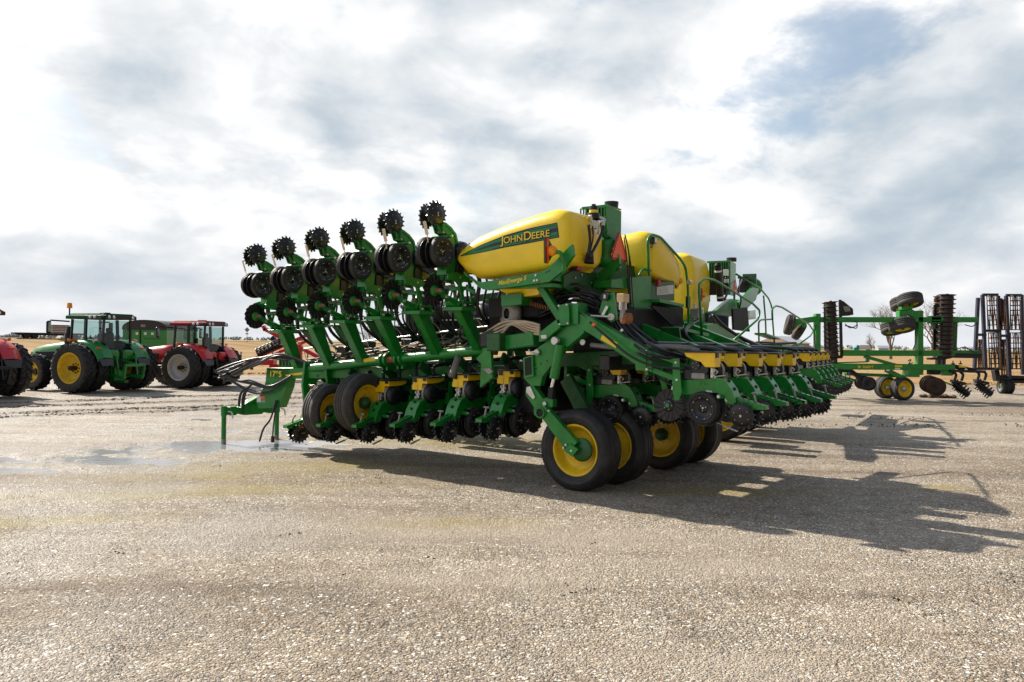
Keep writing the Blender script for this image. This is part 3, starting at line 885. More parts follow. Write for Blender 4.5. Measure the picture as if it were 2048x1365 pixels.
    def closing(sg):
        b = MB().use('black_plastic')
        ax = V((sg, 0, 0))
        n = 16; pts = []
        for i in range(n):
            for dt, r in ((0, .145), (.3, .147), (.45, .166), (.58, .175), (.70, .174), (.72, .158), (.85, .146)):
                t = 2 * PI * (i + dt) / n; pts.append(V((0, math.cos(t) * r, math.sin(t) * r)))
        b.prism([p - ax * .011 for p in pts], ax * .022)
        b.use('black_plastic', True); b.lathe([(.14, .011), (.135, .018), (.06, .024), (.03, .03), (0, .03)], (0, 0, 0), ax, n=24); b.lathe([(.14, -.011), (.06, -.026), (0, -.03)], (0, 0, 0), ax, n=24)
        b.use('galvanised'); bolt_ring(b, ax * .016, ax, .092, 6, .006, .010); b.cyl(ax * .02, ax * .042, .012, n=8)
        return fixed(b, 'closing_wheel')
    U['closing_l'] = closing(-1); U['closing_r'] = closing(1)

    b = MB().use('green_paint')
    for x in (-.05, .035): b.prism(yz([(-.235, .15), (-.33, .165), (-.70, .062), (-.74, .055), (-.745, .012), (-.62, .005), (-.45, -.02), (-.42, -.07), (-.46, -.07), (-.5, -.03), (-.33, .05), (-.25, .06)], x), (.018, 0, 0))
    b.prism(yz([(-.31, .168), (-.70, .064), (-.742, .056), (-.745, .012), (-.735, .012), (-.70, .05), (-.31, .15)], -.05), (.103, 0, 0))
    b.use('galvanised'); b.cyl((-.075, -.275, .11), (.075, -.275, .11), .024, n=10); b.cyl((-.13, -.466, -.07), (.13, -.466, -.07), .012, n=8)
    b.use('cast_grey', True); b.tube([(0, -.62, .05), (0, -.595, .15), (0, -.58, .20)], .013, n=8); b.tube([(-.045, -.58, .20), (.045, -.58, .20)], .013, n=8)
    b.use('black_matte')
    for q in range(4): b.cyl((0, -.45 - .07 * q, .128 - .0195 * q), (0, -.452 - .07 * q, .136 - .0195 * q), .014, n=8)
    U['closing_arm'] = fixed(b, 'closing_arm')

    b = MB().use('green_paint')
    for x in (-.05, .035): b.prism(yz([(-.235, .15), (-.33, .165), (-.50, .06), (-.53, -.03), (-.50, -.08), (-.44, -.10), (-.33, .02), (-.25, .06)], x), (.018, 0, 0))
    b.use('galvanised'); b.cyl((-.075, -.275, .11), (.075, -.275, .11), .024, n=10); b.cyl((-.13, -.466, -.07), (.13, -.466, -.07), .012, n=8)
    U['closing_short'] = fixed(b, 'closing_arm')

    def coulter(hub):
        b = MB().use('black_steel', True)
        n = 60; vs = []; rr = (.0, .055, .085, .14, .205)
        for i in range(n):
            t = 2 * PI * i / n; w = math.sin(t * 15)
            for j, r in enumerate(rr):
                vs.append(V((w * (0, 0, .004, .010, .0145)[j], .524 + math.cos(t + .12 * j) * r, math.sin(t + .12 * j) * r)))
        k = len(rr)
        for off in (-.002, .002):
            b.add([p + V((off, 0, 0)) for p in vs], [(i * k + q, ((i + 1) % n) * k + q, ((i + 1) % n) * k + q + 1, i * k + q + 1) for i in range(n) for q in range(k - 1)], True)
        if hub:
            b.use('black_plastic', True); b.lathe([(.085, .0), (.07, .02), (.03, .028), (0, .028)], (0, .524, 0), (-1, 0, 0), n=20)
            b.use('galvanised'); bolt_ring(b, (-.02, .524, 0), (-1, 0, 0), .055, 5, .007, .012)
            b.use('green_bright'); b.cyl((-.02, .524, 0), (-.045, .524, 0), .026)
        else:
            b.use('green_paint', True); b.lathe([(.0, -.02), (.075, -.02), (.075, .02), (.03, .045), (0, .045)], (0, .524, 0), (1, 0, 0), n=20)
            b.use('rust_bar', True); b.cyl((.04, .524, 0), (.11, .524, 0), .032); b.use('cast_grey'); b.cyl((.10, .524, 0), (.135, .524, 0), .024)
        b.use('green_paint')
        b.bar((.10, .524, -.02), (.10, .60, .12), .03, .06); b.bar((.10, .60, .12), (.06, .68, .45), .03, .07, ext=.02)
        b.use('galvanised'); b.cyl((.118, .6, .12), (.14, .6, .12), .022, n=8)
        return fixed(b, 'coulter_disc')
    U['coulter'] = coulter(True); U['coulter_up'] = coulter(False)

    def paper(m):
        b = MB().use(m)
        c = [(.0, -.10, -.185), (.01, -.20, -.225), (.0, -.24, -.24)]
        b.bar(c[0], c[1], .016, .004); b.bar(c[1], (0, -.36, -.275), .05, .004, ext=.005)
        return fixed(b, 'paper_tag')
    U['tag_white'] = paper('white_paper'); U['tag_tan'] = paper('tan_paper')
    return U


UM = unit_meshes()


def row_unit(parent, loc, rot=Matrix.Identity(3), scale=1, up=False, tagm='tag_white', rnd=None, full=True):
    r = inst('row_unit', UM['row_unit'], parent, loc, rot @ Matrix.Diagonal((scale,) * 3))
    inst('hopper', UM['hopper'], r); inst('seed_meter', UM['seed_meter'], r)
    sp = random.uniform(0, 6)
    inst('gauge_wheel', UM['gauge_l'], r, (-.125, 0, 0), Matrix.Rotation(-.06, 3, 'Y') @ Matrix.Rotation(sp, 3, 'X'))
    inst('gauge_wheel', UM['gauge_r'], r, (.125, .01, .01), Matrix.Rotation(.06, 3, 'Y') @ Matrix.Rotation(sp + 1, 3, 'X'))
    inst('closing_arm', UM['closing_short' if up else 'closing_arm'], r)
    for s, k in ((-1, 'closing_l'), (1, 'closing_r')):
        inst('closing_wheel', UM[k], r, (s * .09, -.466 + (0 if s < 0 else -.03), -.07), Matrix.Rotation(s * .16, 3, 'Y') @ Matrix.Rotation(-s * .05, 3, 'Z') @ Matrix.Rotation(random.uniform(0, 6), 3, 'X'))
    inst('opener_disc', UM['opener_disc'], r); inst('coulter_disc', UM['coulter_up' if up else 'coulter'], r)
    inst('paper_tag', UM[tagm], r, (.03, 0, 0), Matrix.Rotation(random.uniform(-.3, .3), 3, 'Y'))
    return r


# ---------------------------------------------------------------- wheels
def tyre_prof(r, w, rim):
    h = w / 2
    return [(rim, -h * .7), (rim + (r - rim) * .25, -h * .95), (rim + (r - rim) * .45, -h * .99), (rim + (r - rim) * .47, -h * 1.02), (rim + (r - rim) * .53, -h * 1.02), (rim + (r - rim) * .55, -h), (rim + (r - rim) * .7, -h), (r - .05, -h * .93), (r - .015, -h * .8), (r, -h * .62)] + \
        [q for c in (-.3, 0, .3) for q in ((r, h * (c - .16)), (r - .018, h * (c - .14)), (r - .018, h * (c - .06) if 0 else h * (c - .10)), (r, h * (c - .08)))] + \
        [(r, h * .62), (r - .015, h * .8), (r - .05, h * .93), (rim + (r - rim) * .72, h * .985), (rim + (r - rim) * .70, h * 1.01), (rim + (r - rim) * .55, h * 1.01), (rim + (r - rim) * .53, h * 1.03), (rim + (r - rim) * .47, h * 1.03), (rim + (r - rim) * .45, h * 1.0), (rim + (r - rim) * .35, h * .985), (rim + (r - rim) * .25, h * .95), (rim, h * .7)]


def implement_wheel(parent, loc, ax, r=.56, w=.40, rim=.345, tyre='rubber', rimm='yellow_rim', hub='green_dark', name='transport_wheel', lug=0, hubs=True):
    """hub mesh with tyre and rim children, ax points at the outer face"""
    ax = V(ax).normalized()
    b = MB().use(hub, True)
    b.lathe([(0, .0), (.10, .0), (.10, w * .28), (.06, w * .36), (.055, w * .42), (0, w * .42)], (0, 0, 0), ax, n=16)
    b.use('galvanised'); bolt_ring(b, ax * (w * .12), ax, .13, 8, .014, .03)
    hbm = b.build(name, parent); hbm.location = loc
    b = MB().use(tyre, True)
    b.lathe(tyre_prof(r, w, rim), (0, 0, 0), ax, n=56, closed=False)
    if lug:
        a, u = basis(ax)
        n = lug
        for i in range(n):
            for s in (-1, 1):
                t = 2 * PI * (i + (.5 if s > 0 else 0)) / n; t2 = t + 2 * PI / n * .9
                def P(t, rr, h): return (a * math.cos(t) + u * math.sin(t)) * rr + ax * h
                wd = 2 * PI / n * .22
                b.add([P(t - wd, r - .01, s * .01), P(t + wd, r - .01, s * .01), P(t2 + wd, r - .03, s * w * .49), P(t2 - wd, r - .03, s * w * .49),
                       P(t - wd, r + .035, s * .01), P(t + wd, r + .035, s * .01), P(t2 + wd, r + .02, s * w * .5), P(t2 - wd, r + .02, s * w * .5)],
                      [(0, 1, 2, 3), (4, 5, 6, 7), (0, 1, 5, 4), (1, 2, 6, 5), (2, 3, 7, 6), (3, 0, 4, 7)], False)
    b.build('tyre', hbm)
    b = MB().use(rimm, True); h = w / 2
    b.lathe([(rim * 1.02, -h * .72), (rim * 1.02, -h * .6), (rim * .93, -h * .55), (rim * .9, 0), (rim * .93, h * .5), (rim * 1.03, h * .62), (rim * 1.04, h * .75), (rim * .97, h * .76), (rim * .94, h * .6), (rim * .83, h * .35), (rim * .80, h * .12), (rim * .66, h * .05), (rim * .5, h * .12), (rim * .3, h * .12), (.0, h * .1)], (0, 0, 0), ax, n=48)
    b.build('rim', hbm)
    return hbm


# ================================================================ the near planter
PF = Frame(gnd(1160, 980), math.atan2(.805, .594))
PL = empty('planter', PF)
tag(PL, 'large green and yellow folding planter with raised row units, nearest the camera', 'planter', 'folded row crop planters')


def A(x, y, c=-.25): return PF.onx(x, y, c)
def B(x, y, c=-.3): return PF.ony(x, y, c)
def xp(b, pts, c, t): b.prism([A(x, y, c) for x, y in pts], (t, 0, 0)); return b
def yp(b, pts, c, t): b.prism([B(x, y, c) for x, y in pts], (0, t, 0)); return b
def bolts_x(b, pts, c, r=.016):
    b.use('galvanised')
    for x, y in pts: p = A(x, y, c); b.cyl(p, p - V((.015, 0, 0)), r, r * .8, n=8)


# --- rear rank of row units
g0 = A(1402, 817, -.2)
REAR = [V((.762 * k, g0.y, g0.z - .006 * k)) for k in range(5)]
def jit(a=.025): return Matrix.Rotation(random.uniform(-a, a), 3, 'X') @ Matrix.Rotation(random.uniform(-a, a) * .6, 3, 'Z')
for p in REAR: row_unit(PL, p, jit())
# --- front rank seen under the frame
gf = A(1217, 820, .55)
FRONT = [V((.75 + .762 * k, gf.y, gf.z)) for k in range(4)]
for p in FRONT: row_unit(PL, p, jit())
# --- wing, lower rank
RL = Matrix(((0, 1, 0), (-1, 0, 0), (0, 0, 1)))       # unit x -> -y, unit y -> +x
t0, t1 = A(957, 845, -.5), A(571, 857, -.5)
WS = 1.1
for k in range(6):
    f = k / 5; p = t0.lerp(t1, f)
    row_unit(PL, (p.x + .74 * WS, p.y, p.z - .03), RL @ jit(.03), WS, tagm='tag_tan')
# --- wing, raised rank
RUm = Matrix(((0, 0, 1), (-1, 0, 0), (0, -1, 0)))     # unit x -> -y, y -> -z, z -> +x
spr = [(876, 437), (790.5, 453), (713, 470), (641, 487), (573, 500.5), (508, 516)]
gau = [(889, 502), (800, 514), (729, 530.5), (653, 542), (590, 557.5), (527, 569)]
s0, s1 = A(876, 437, -.55), A(508, 516, -.55)
UPG = []
for k in range(6):
    y = s0.y + (s1.y - s0.y) * k / 5 - .2
    g = B(gau[k][0], gau[k][1], y); g.y = y + .2
    UPG.append(g)
# even line so that the rank is straight
for k in range(6):
    g = UPG[0].lerp(UPG[5], k / 5); g.z = UPG[k].z; UPG[k] = g
for g in UPG: row_unit(PL, g, RUm @ Matrix.Rotation(random.uniform(-.03, .03), 3, 'X'), WS, up=True, tagm='tag_tan')

# --- wing tube and lift posts
TX = .5
q0, q1 = A(985, 699, TX), A(622, 737, TX)
b = MB().use('green_paint', True)
m0, m1 = q0.lerp(q1, .46), q0.lerp(q1, .54)
b.cyl(q0, m0, .085, n=20); b.cyl(m1, q1, .085, n=20)
b.use('rust_bar', True); b.cyl(q0, q0.lerp(q1, -.015), .07); b.cyl(q1, q1.lerp(q0, -.03), .07); b.cyl(m0, m1, .065)
b.use('green_paint')
for f in (.445, .47, .53, .555):
    p = q0.lerp(q1, f); d = (q1 - q0).normalized(); b.cyl(p - d * .02, p + d * .02, .125, n=18, smooth=False)
    b.box(p + V((.12, 0, -.05)), (.3, .04, .25))
b.use('yellow_label'); p = q0.lerp(q1, .62); d = (q1 - q0).normalized()
for i in range(7):
    t = -1.9 + i * .16
    b.bar(p - d * .17 + V((math.sin(t) * .0868, 0, -math.cos(t) * .0868 + .03)) * 1, p + d * .17 + V((math.sin(t) * .0868, 0, -math.cos(t) * .0868 + .03)), .016, .003, hint=V((math.sin(t), 0, -math.cos(t))))
b.build('lift_tube', PL)
# main wing toolbar behind, with brackets
b = MB().use('green_dark')
w0, w1 = V((1.15, 1.0, 1.62)), V((1.15, q1.y + .3, 1.2))
b.bar(w0, w1, .18, .18)
for k in range(6):
    p = t0.lerp(t1, k / 5); z = p.z
    b.box((1.1, p.y, z + .52), (.1, .3, .42)); b.bar((1.0, p.y + .35, z + .6), (TX, p.y + .35, z + .93), .05, .14)
b.build('wing_toolbar', PL)
b = MB().use('green_paint')
xe = [(598, 742), (700, 742)]
p = q1
b.prism([V((p.x - .12, p.y + .02, p.z + z)) + V((dx, 0, 0)) for dx, z in ((0, .12), (.25, .12), (.3, -.2), (.2, -.75), (.02, -.75), (-.05, -.3))], (0, .05, 0))
b.prism([V((p.x - .1, p.y - .55, p.z + z)) + V((dx, 0, 0)) for dx, z in ((0, -.02), (.3, -.02), (.35, -.4), (.25, -.55), (.05, -.3))], (0, .05, 0))
b.bar((p.x + .2, p.y - .6, p.z - .35), (p.x + .2, p.y + .1, p.z - .45), .06, .2)
b.use('galvanised'); b.cyl((p.x, p.y + .1, p.z - .72), (p.x, p.y + .1, p.z - .85), .03, n=10)
b.build('wing_end_bracket', PL)

def lift_post(k, g, extra=0):
    f = (g.y - q0.y) / (q1.y - q0.y); bt = q0.lerp(q1, f)
    hd = V((g.x + .60 * WS, g.y, g.z - .66 * WS))          # centre of the row unit head plate
    b = MB().use('green_paint')
    top = V((hd.x - .02, g.y, hd.z - .02)); low = V((bt.x, g.y, bt.z - .02))
    for s in (-1, 1):     # two flared side plates
        yy = g.y + s * .075 - .008
        b.prism([V((low.x - .07, yy, low.z)), V((low.x + .07, yy, low.z)), V((top.x + .13, yy, top.z - .11)), V((top.x + .22, yy, top.z)), V((top.x - .22, yy, top.z)), V((top.x - .12, yy, top.z - .11))], (0, .016, 0))
    d = (top - low)
    b.prism([low + V((-.07, -.085, 0)), low + V((-.07, .085, 0)), top + V((-.12, .085, -.11)), top + V((-.22, .14, 0)), top + V((-.22, -.14, 0)), top + V((-.12, -.085, -.11))], (.014, 0, 0))
    b.bar(top + V((0, -.17, .02)), top + V((0, .17, .02)), .46, .025)
    # open bracket above the plate
    for s in (-1, 1):
        for xx in (-.2, .16): b.bar(top + V((xx, s * .15, .03)), top + V((xx * .7, s * .15, .24)), .018, .045)
        b.bar(top + V((-.24, s * .15, 0.23)), top + V((.1, s * .15, 0.24999999999999997)), .02, .05)
    b.bar(top + V((-.16, -.2, .23)), top + V((-.16, .2, .23)), .05, .06)
    b.bar(top + V((-.16, -.22, .23)), top + V((-.1, -.34, .16)), .03, .05)
    b.use('galvanised')
    for s in (-1, 1):
        for xx in (-.18, .14): b.cyl(top + V((xx, s * .16, .04)), top + V((xx, s * .18, .04)), .016, n=8)
        b.cyl(top + V((-.2, s * .165, .33)), top + V((-.2, s * .185, .33)), .02, n=8)
    b.use('black_plastic', True)
    b.tube(spline([top + V((.0, -.1, .3)), top + V((.08, -.05, -.1)), top + V((.12, .12, -.5)), low + V((.2, .05, .1))]), .018, n=6)
    b.use('tan_hose', True); b.tube(spline([top + V((-.05, .06, .25)), top + V((.05, .12, -.1)), low + V((.18, .2, .5)), low + V((.3, .1, .1))]), .007, n=5)
    b.build('lift_post', PL)
for k, g in enumerate(UPG): lift_post(k, g)
for k in (2, 3, 4):                    # doubled inner posts
    g = UPG[k].lerp(UPG[k + 1], .5); b = MB().use('green_dark')
    low = V((1.0, g.y, q0.lerp(q1, k / 5).z)); top = V((g.x + .75, g.y + .0, g.z - .85))
    b.bar(low, top, .05, .17, hint=V((0, 1, 0))); b.box(top, (.3, .26, .03)); b.build('inner_brace', PL)

# control rod and hose bundle along the wing
b = MB().use('galvanised', True)
r0, r1 = A(985, 652, .7), A(608, 698, .7)
b.cyl(r0, r1, .016, n=8)
b.build('control_rod', PL)
rn_ = random.Random(5)
b = MB().use('black_plastic', True)
for i in range(16):
    pts = []
    for j in range(9):
        f = j / 8; p = A(1000, 672, .85).lerp(A(618, 724, .85), f)
        pts.append(p + V((rn_.uniform(-.09, .12), 0, rn_.uniform(-.10, .09))))
    b.use(('black_plastic', 'grey_hose', 'black_plastic', 'tan_hose')[i % 4] if i < 14 else 'grey_hose')
    b.tube(spline(pts, 4), rn_.uniform(.009, .018), n=5)
b.use('grey_hose')
for cx, cy, r in ((905, 675, .14), (918, 685, .13), (930, 678, .16), (655, 712, .12)):
    c = A(cx, cy, .7)
    b.tube([c + V((.05 * math.sin(3 * t), math.cos(t) * r * 1.5, math.sin(t) * r * .75)) for t in [i * 2 * PI / 22 for i in range(20)]], .018, n=6)
b.use('black_plastic')
for x0, y0, x1, y1, x2, y2, r in ((720, 600, 760, 660, 790, 690, .02), (640, 640, 665, 690, 700, 715, .022), (840, 590, 870, 650, 860, 690, .024), (800, 700, 790, 640, 820, 620, .012), (690, 690, 715, 640, 730, 690, .012), (930, 600, 905, 640, 930, 690, .02), (960, 620, 940, 570, 985, 690, .012), (870, 640, 885, 610, 900, 660, .01), (980, 600, 1000, 650, 960, 690, .01)):
    b.tube(spline([A(x0, y0, .8), A(x1, y1, .85), A(x2, y2, .85)]), r, n=6)
b.use('grey_hose'); b.tube(spline([A(893, 612, .8), A(915, 640, .8), A(940, 668, .8), A(990, 690, .8)]), .05, n=10)
b.use('grey_hose'); b.tube(spline([A(916, 716, .2), A(910, 735, .1), A(903, 755, .05)]), .055, n=10)
b.use('black_plastic'); 
for x, y in ((735, 690), (690, 700), (820, 685)): b.box(A(x, y, .9), (.2, .25, .12))
b.build('hose_bundle', PL)
# round fan housing and dark seed distribution hardware behind the posts
b = MB().use('black_plastic', True)
c = A(850, 632, .9); b.lathe([(.0, -.1), (.3, -.1), (.36, -.06), (.36, .1), (.3, .12), (.1, .05), (0, .05)], c, (-1, -.1, 0), n=30)
c = A(965, 640, .9); b.lathe([(.0, -.1), (.24, -.1), (.28, .0), (.24, .1), (0, .1)], c, (-1, .1, 0), n=24)
b.use('black_matte'); b.box(A(850, 655, .7), (.2, .3, .2)); b.box(A(905, 655, .8), (.2, .4, .25)); b.box(A(960, 655, .9), (.3, .5, .3))
b.use('galvanised'); b.box(A(843, 645, .62), (.06, .1, .06)); b.box(A(862, 640, .62), (.05, .06, .1))
b.build('blower_fan', PL)

# under the wing: dark mass of shanks, chutes and drive parts between the lower units
b = MB().use('black_matte')
for k in range(11):
    f = (k + .5) / 11; p = t0.lerp(t1, f)
    b.box((.85 + .1 * (k % 2), p.y + rn_.uniform(-.1, .1), p.z + .17), (.3, .36, .5)); b.disc((.62, p.y + .05, p.z - .02), (.25, 1, 0), .2, .02, n=24); b.disc((.70, p.y - .12, p.z + .0), (-.25, 1, 0), .2, .02, n=24); b.use('green_dark')
    b.bar((.75, p.y, p.z + .75), (1.3, p.y + .1, p.z + .2), .06, .12); b.use('black_matte')
    b.tube(spline([V((.5, p.y, p.z + .75)), V((.7, p.y + .15, p.z + .9)), V((1.1, p.y, p.z + .95))]), .03, n=6)
b.build('seed_drive', PL)
b = MB().use('green_dark')
b.bar((1.35, .9, 1.42), (1.35, q1.y - .3, 1.05), .3, .34)
for k in range(14):
    f = k / 13; y = 1.0 + (q1.y - 1.4) * f; z = 1.75 - .36 * f
    b.bar((1.2, y, z - .3), (1.0 + .3 * (k % 2), y + .05, z + .25), .1, .16)
b.build('inner_toolbar', PL)
b = MB().use('black_plastic', True)
for k, g in enumerate(UPG):
    for i in range(4):
        x_ = g.x + .75 + .12 * i
        b.tube(spline([V((g.x + .5 + .05 * i, g.y - .12, g.z - .1)), V((x_, g.y - .25 - .05 * i, g.z - .35)), V((x_ + .1, g.y - .2, g.z - .9)), V((1.2, g.y - .35 + .1 * i, g.z - 1.45))]), (.032, .018, .014, .022)[i], n=6)
b.use('black_matte')
for k in range(3): b.box(A(815 + 55 * k, 668, 1.1), (.4, .5, .3)); b.box(A(835 + 55 * k, 640, 1.4), (.3, .35, .35))
b.use('grey_hose', True)
for x0, y0, x1, y1, x2, y2, r in ((800, 610, 825, 640, 850, 690, .03), (870, 600, 905, 625, 925, 690, .03), (940, 590, 955, 640, 990, 660, .02), (985, 600, 975, 640, 1000, 690, .02)): b.tube(spline([A(x0, y0, 1.0), A(x1, y1, 1.0), A(x2, y2, 1.0)]), r, n=7)
b.use('green_dark')
for x, y in ((930, 610), (955, 620), (975, 600), (880, 640), (1000, 640)): b.bar(A(x, y, 1.3), A(x - 12, y + 70, 1.3), .06, .14)
b.bar(A(930, 600, 1.5), A(1010, 590, 1.5), .1, .12); b.bar(A(800, 655, 1.4), A(1010, 640, 1.4), .12, .14)
b.build('seed_hose', PL)
# the far wing, folded forward on the other side of the tongue
RF_ = Matrix(((0, -1, 0), (1, 0, 0), (0, 0, 1)))
for k in range(6):
    p = t0.lerp(t1, k / 5); row_unit(PL, (3.55, p.y + .1, p.z + .05), RF_, WS)
b = MB().use('green_dark'); b.bar((2.75, .9, 1.5), (2.75, q1.y, 1.2), .2, .3); b.bar((2.5, .9, 1.75), (2.5, q1.y - .4, 1.5), .16, .16)
b.use('black_matte'); b.bar((2.3, .9, 1.3), (2.3, q1.y - 1.0, 1.15), .3, .4)
b.build('wing_toolbar', PL)
# wing carrying wheels
for x, y, r in ((657, 822, .47), (724, 806, .50)):
    c = A(x, y, -.05); implement_wheel(PL, c, (0, -1, 0), r=r, w=.38, rim=.30, tyre='rubber_dusty', hub='green_dark', name='wing_wheel')

# --- transport wheels of the centre frame
implement_wheel(PL, (0, 0, .555), (-1, 0, 0))
for q in ((1228, 966), (1326, 937), (1376, 924)):
    p = PF.loc(gnd(*q)); implement_wheel(PL, (p.x, p.y, .555), (-1, 0, 0))

# --- near wheel arm and linkage (plane just outside the wheel)
X0 = -.27
b = MB().use('green_paint')
xp(b, [(1068, 815), (1090, 812), (1154, 885), (1147, 893), (1155, 899), (1143, 913), (1132, 902)], X0, .09)
xp(b, [(1067, 818), (1074, 811), (1088, 812), (1094, 820), (1090, 832), (1078, 838), (1068, 830)], X0 - .02, .13)
xp(b, [(1139, 888), (1156, 899), (1144, 914), (1128, 902)], X0 - .025, .03)
b.use('black_matte', True); p = A(1081, 826, X0 - .022); b.cyl(p, p - V((.004, 0, 0)), .055, n=20)
b.use('green_paint', True); b.lathe([(.075, 0), (.075, .02), (.058, .02), (.058, 0)], A(1081, 826, X0 - .02), (-1, 0, 0), n=20, closed=True)
b.use('green_dark', True); p = V((-.2, 0, .555)); b.lathe([(.0, .03), (.10, .03), (.14, .01), (.16, .005), (.16, -.02), (.14, -.05)], A(1163, 900, -.17), (-1, 0, 0), n=32)
bolts_x(b, [(1132, 890), (1127, 896), (1143, 902), (1098, 822)], X0 - .025, .02)
b.build('wheel_arm', PL)

b = MB().use('green_paint')
xp(b, [(1066, 772), (1052, 778), (1051, 790), (1070, 818), (1105, 815), (1106, 800), (1098, 795), (1086, 798)], -.22, .10)
xp(b, [(1070, 700), (1090, 686), (1112, 672), (1128, 655), (1150, 645), (1168, 650), (1168, 665), (1140, 690), (1127, 700), (1085, 753), (1080, 772), (1062, 772), (1048, 757)], -.20, .10)
xp(b, [(1046, 716), (1065, 711), (1067, 753), (1048, 757)], -.24, .04)
xp(b, [(1168, 650), (1168, 664), (1130, 688), (1115, 672), (1140, 652)], -.10, .3)
b.use('black_matte'); xp(b, [(1049, 718), (1062, 714), (1063, 749), (1050, 752)], -.245, .01)
b.use('green_paint', True)
p0, p1 = A(1120, 690, -.27), A(1108, 757, -.27); b.cyl(p0, p1, .067, n=18)
b.use('chrome', True); b.cyl(p1, A(1103, 778, -.27), .026)
b.use('black_matte'); b.bar(A(1104, 775, -.27), A(1102, 798, -.27), .08, .07)
b.use('galvanised', True); p = A(1114, 682, -.28); b.cyl(p, p - V((.05, 0, 0)), .05, .042)
p = A(1110, 682, -.25); b.cyl(p, p - V((.02, 0, 0)), .055); p = A(1166, 685, -.1); b.cyl(p, p - V((.02, 0, 0)), .04)
p = A(1075, 705, -.22); b.cyl(p, p - V((.03, 0, 0)), .05, .04); b.tube([p - V((.03, .03, .03)), p - V((.04, -.1, 0)), p - V((.04, -.12, -.04))], .014, n=6)
xp(b, [(1053, 775), (1060, 773), (1070, 795), (1066, 799), (1052, 785)], -.245, .02)
p = A(1090, 808, -.235); b.cyl(p, p - V((.02, 0, 0)), .03)
b.use('black_matte')
for x, y in ((1094, 722), (1070, 730), (1082, 728), (1072, 738), (1076, 705)): p = A(x, y, -.204); b.cyl(p, p - V((.002, 0, 0)), .012, n=10)
b.build('wheel_lift_linkage', PL)

# --- rear lift boom and strut, near side
b = MB().use('green_paint')
xp(b, [(1138, 606), (1150, 608), (1156, 625), (1186, 644), (1287, 704), (1287, 741), (1272, 741), (1270, 728), (1180, 668), (1152, 652), (1140, 650)], -.22, .13)
xp(b, [(1158, 622), (1188, 640), (1292, 700), (1290, 706), (1186, 646)], -.23, .15)
b.prism([A(1286, 702, -.22), A(1292, 702, -.22), A(1292, 742, -.22), A(1286, 742, -.22)], (.5, 0, 0))
yy = A(1288, 722).y
b.box((1.75, yy - .02, A(1288, 722).z), (3.9, .12, .22)); 
b.use('yellow_label'); xp(b, [(1205, 669), (1235, 686), (1231, 697), (1201, 679)], -.224, .003)
bolts_x(b, [(1244, 661), (1292, 703), (1294, 739)], -.23, .022)
b.build('lift_boom', PL)
for k in (1, 2, 3):
    b = MB().use('green_paint'); dx = .762 * (k + .5) * 1.35
    b.bar((dx, A(1150, 635, 0).y, A(1150, 635, 0).z - .05), (dx, yy, A(1288, 722).z + .08), .12, .2); b.build('lift_boom', PL)
b = MB().use('green_paint')
xp(b, [(1116, 611), (1137, 607), (1139, 650), (1120, 652)], -.30, .02)
xp(b, [(1120, 612), (1156, 606), (1156, 648), (1122, 650)], -.25, .25)
b.bar(A(1077, 566, -.2), A(1124, 640, -.2), .10, .10, hint=V((1, 0, 0)))
bolts_x(b, [(1118, 612), (1134, 610), (1120, 649), (1136, 647)], -.30, .018)
b.build('tank_strut', PL)

# --- main cross toolbar, front frame, near end cap
b = MB().use('green_dark')
tb = A(1020, 692, 0)
b.bar((-.35, tb.y + .05, tb.z + .05), (3.8, tb.y + .05, tb.z + .05), .24, .26)
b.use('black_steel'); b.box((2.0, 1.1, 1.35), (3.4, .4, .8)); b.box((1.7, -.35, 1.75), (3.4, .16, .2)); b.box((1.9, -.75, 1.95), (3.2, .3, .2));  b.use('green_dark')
for x in (.4, 1.4, 2.4, 3.3): b.bar((x, .75, 1.75), (x, -.9, 1.85), .12, .2); b.bar((x, .5, 1.5), (x, .1, .9), .1, .2)
b.use('green_paint')
b.prism([A(980, 690, -.2), A(985, 755, -.2), A(960, 775, -.2), A(962, 728, -.2), A(952, 718, -.2)], (.06, 0, 0))
b.bar(A(1075, 678, -.1), A(985, 690, -.1), .22, .2)
b.prism([A(1078, 666, -.3), A(1112, 640, -.3), A(1120, 655, -.3), A(1088, 682, -.3), A(1078, 684, -.3)], (.2, 0, 0))
b.use('cast_grey'); b.prism([A(964, 738, -.24), A(980, 737, -.24), A(985, 744, -.24), A(978, 749, -.24)], (.04, 0, 0))
b.use('white_paper'); xp(b, [(1081, 671), (1092, 670), (1093, 677), (1083, 678)], -.303, .003)
b.build('centre_frame', PL)
# seed hoses fanning from the frame (tan) and black bundles
b = MB().use('tan_hose', True)
for i in range(5):
    b.tube(spline([A(1080, 651 + 4.6 * i, -.25), A(1062 - 2 * i, 646 + 4.6 * i, -.27 + .04 * i), A(1040 - 5 * i, 643 + 1.5 * i, -.2), A(1005 - 2 * i, 646 + 8 * i, -.1), A(962, 672 + 3 * i, .3)]), .019, n=7)
b.use('black_plastic', True)
for i in range(14):
    b.tube(spline([A(1075, 655 + 1.5 * i, -.05), A(1040, 648 + 2.6 * i, -.02), A(1000, 655 + 2.6 * i, 0), A(960, 672 + 1.6 * i, .1)]), .02, n=6)
for i in range(9):
    o = i * 4.2; w = rn_.uniform(-4, 4)
    b.tube(spline([A(1078, 615 + o * .6, .1), A(1110, 584 + o + w, .0 + .05 * (i % 3)), A(1150, 572 + o * .9 - w, .1 + .05 * (i % 4)), A(1190 + w, 592 + o * .8, .2), A(1225, 635 + o, .3)]), .019, n=6)
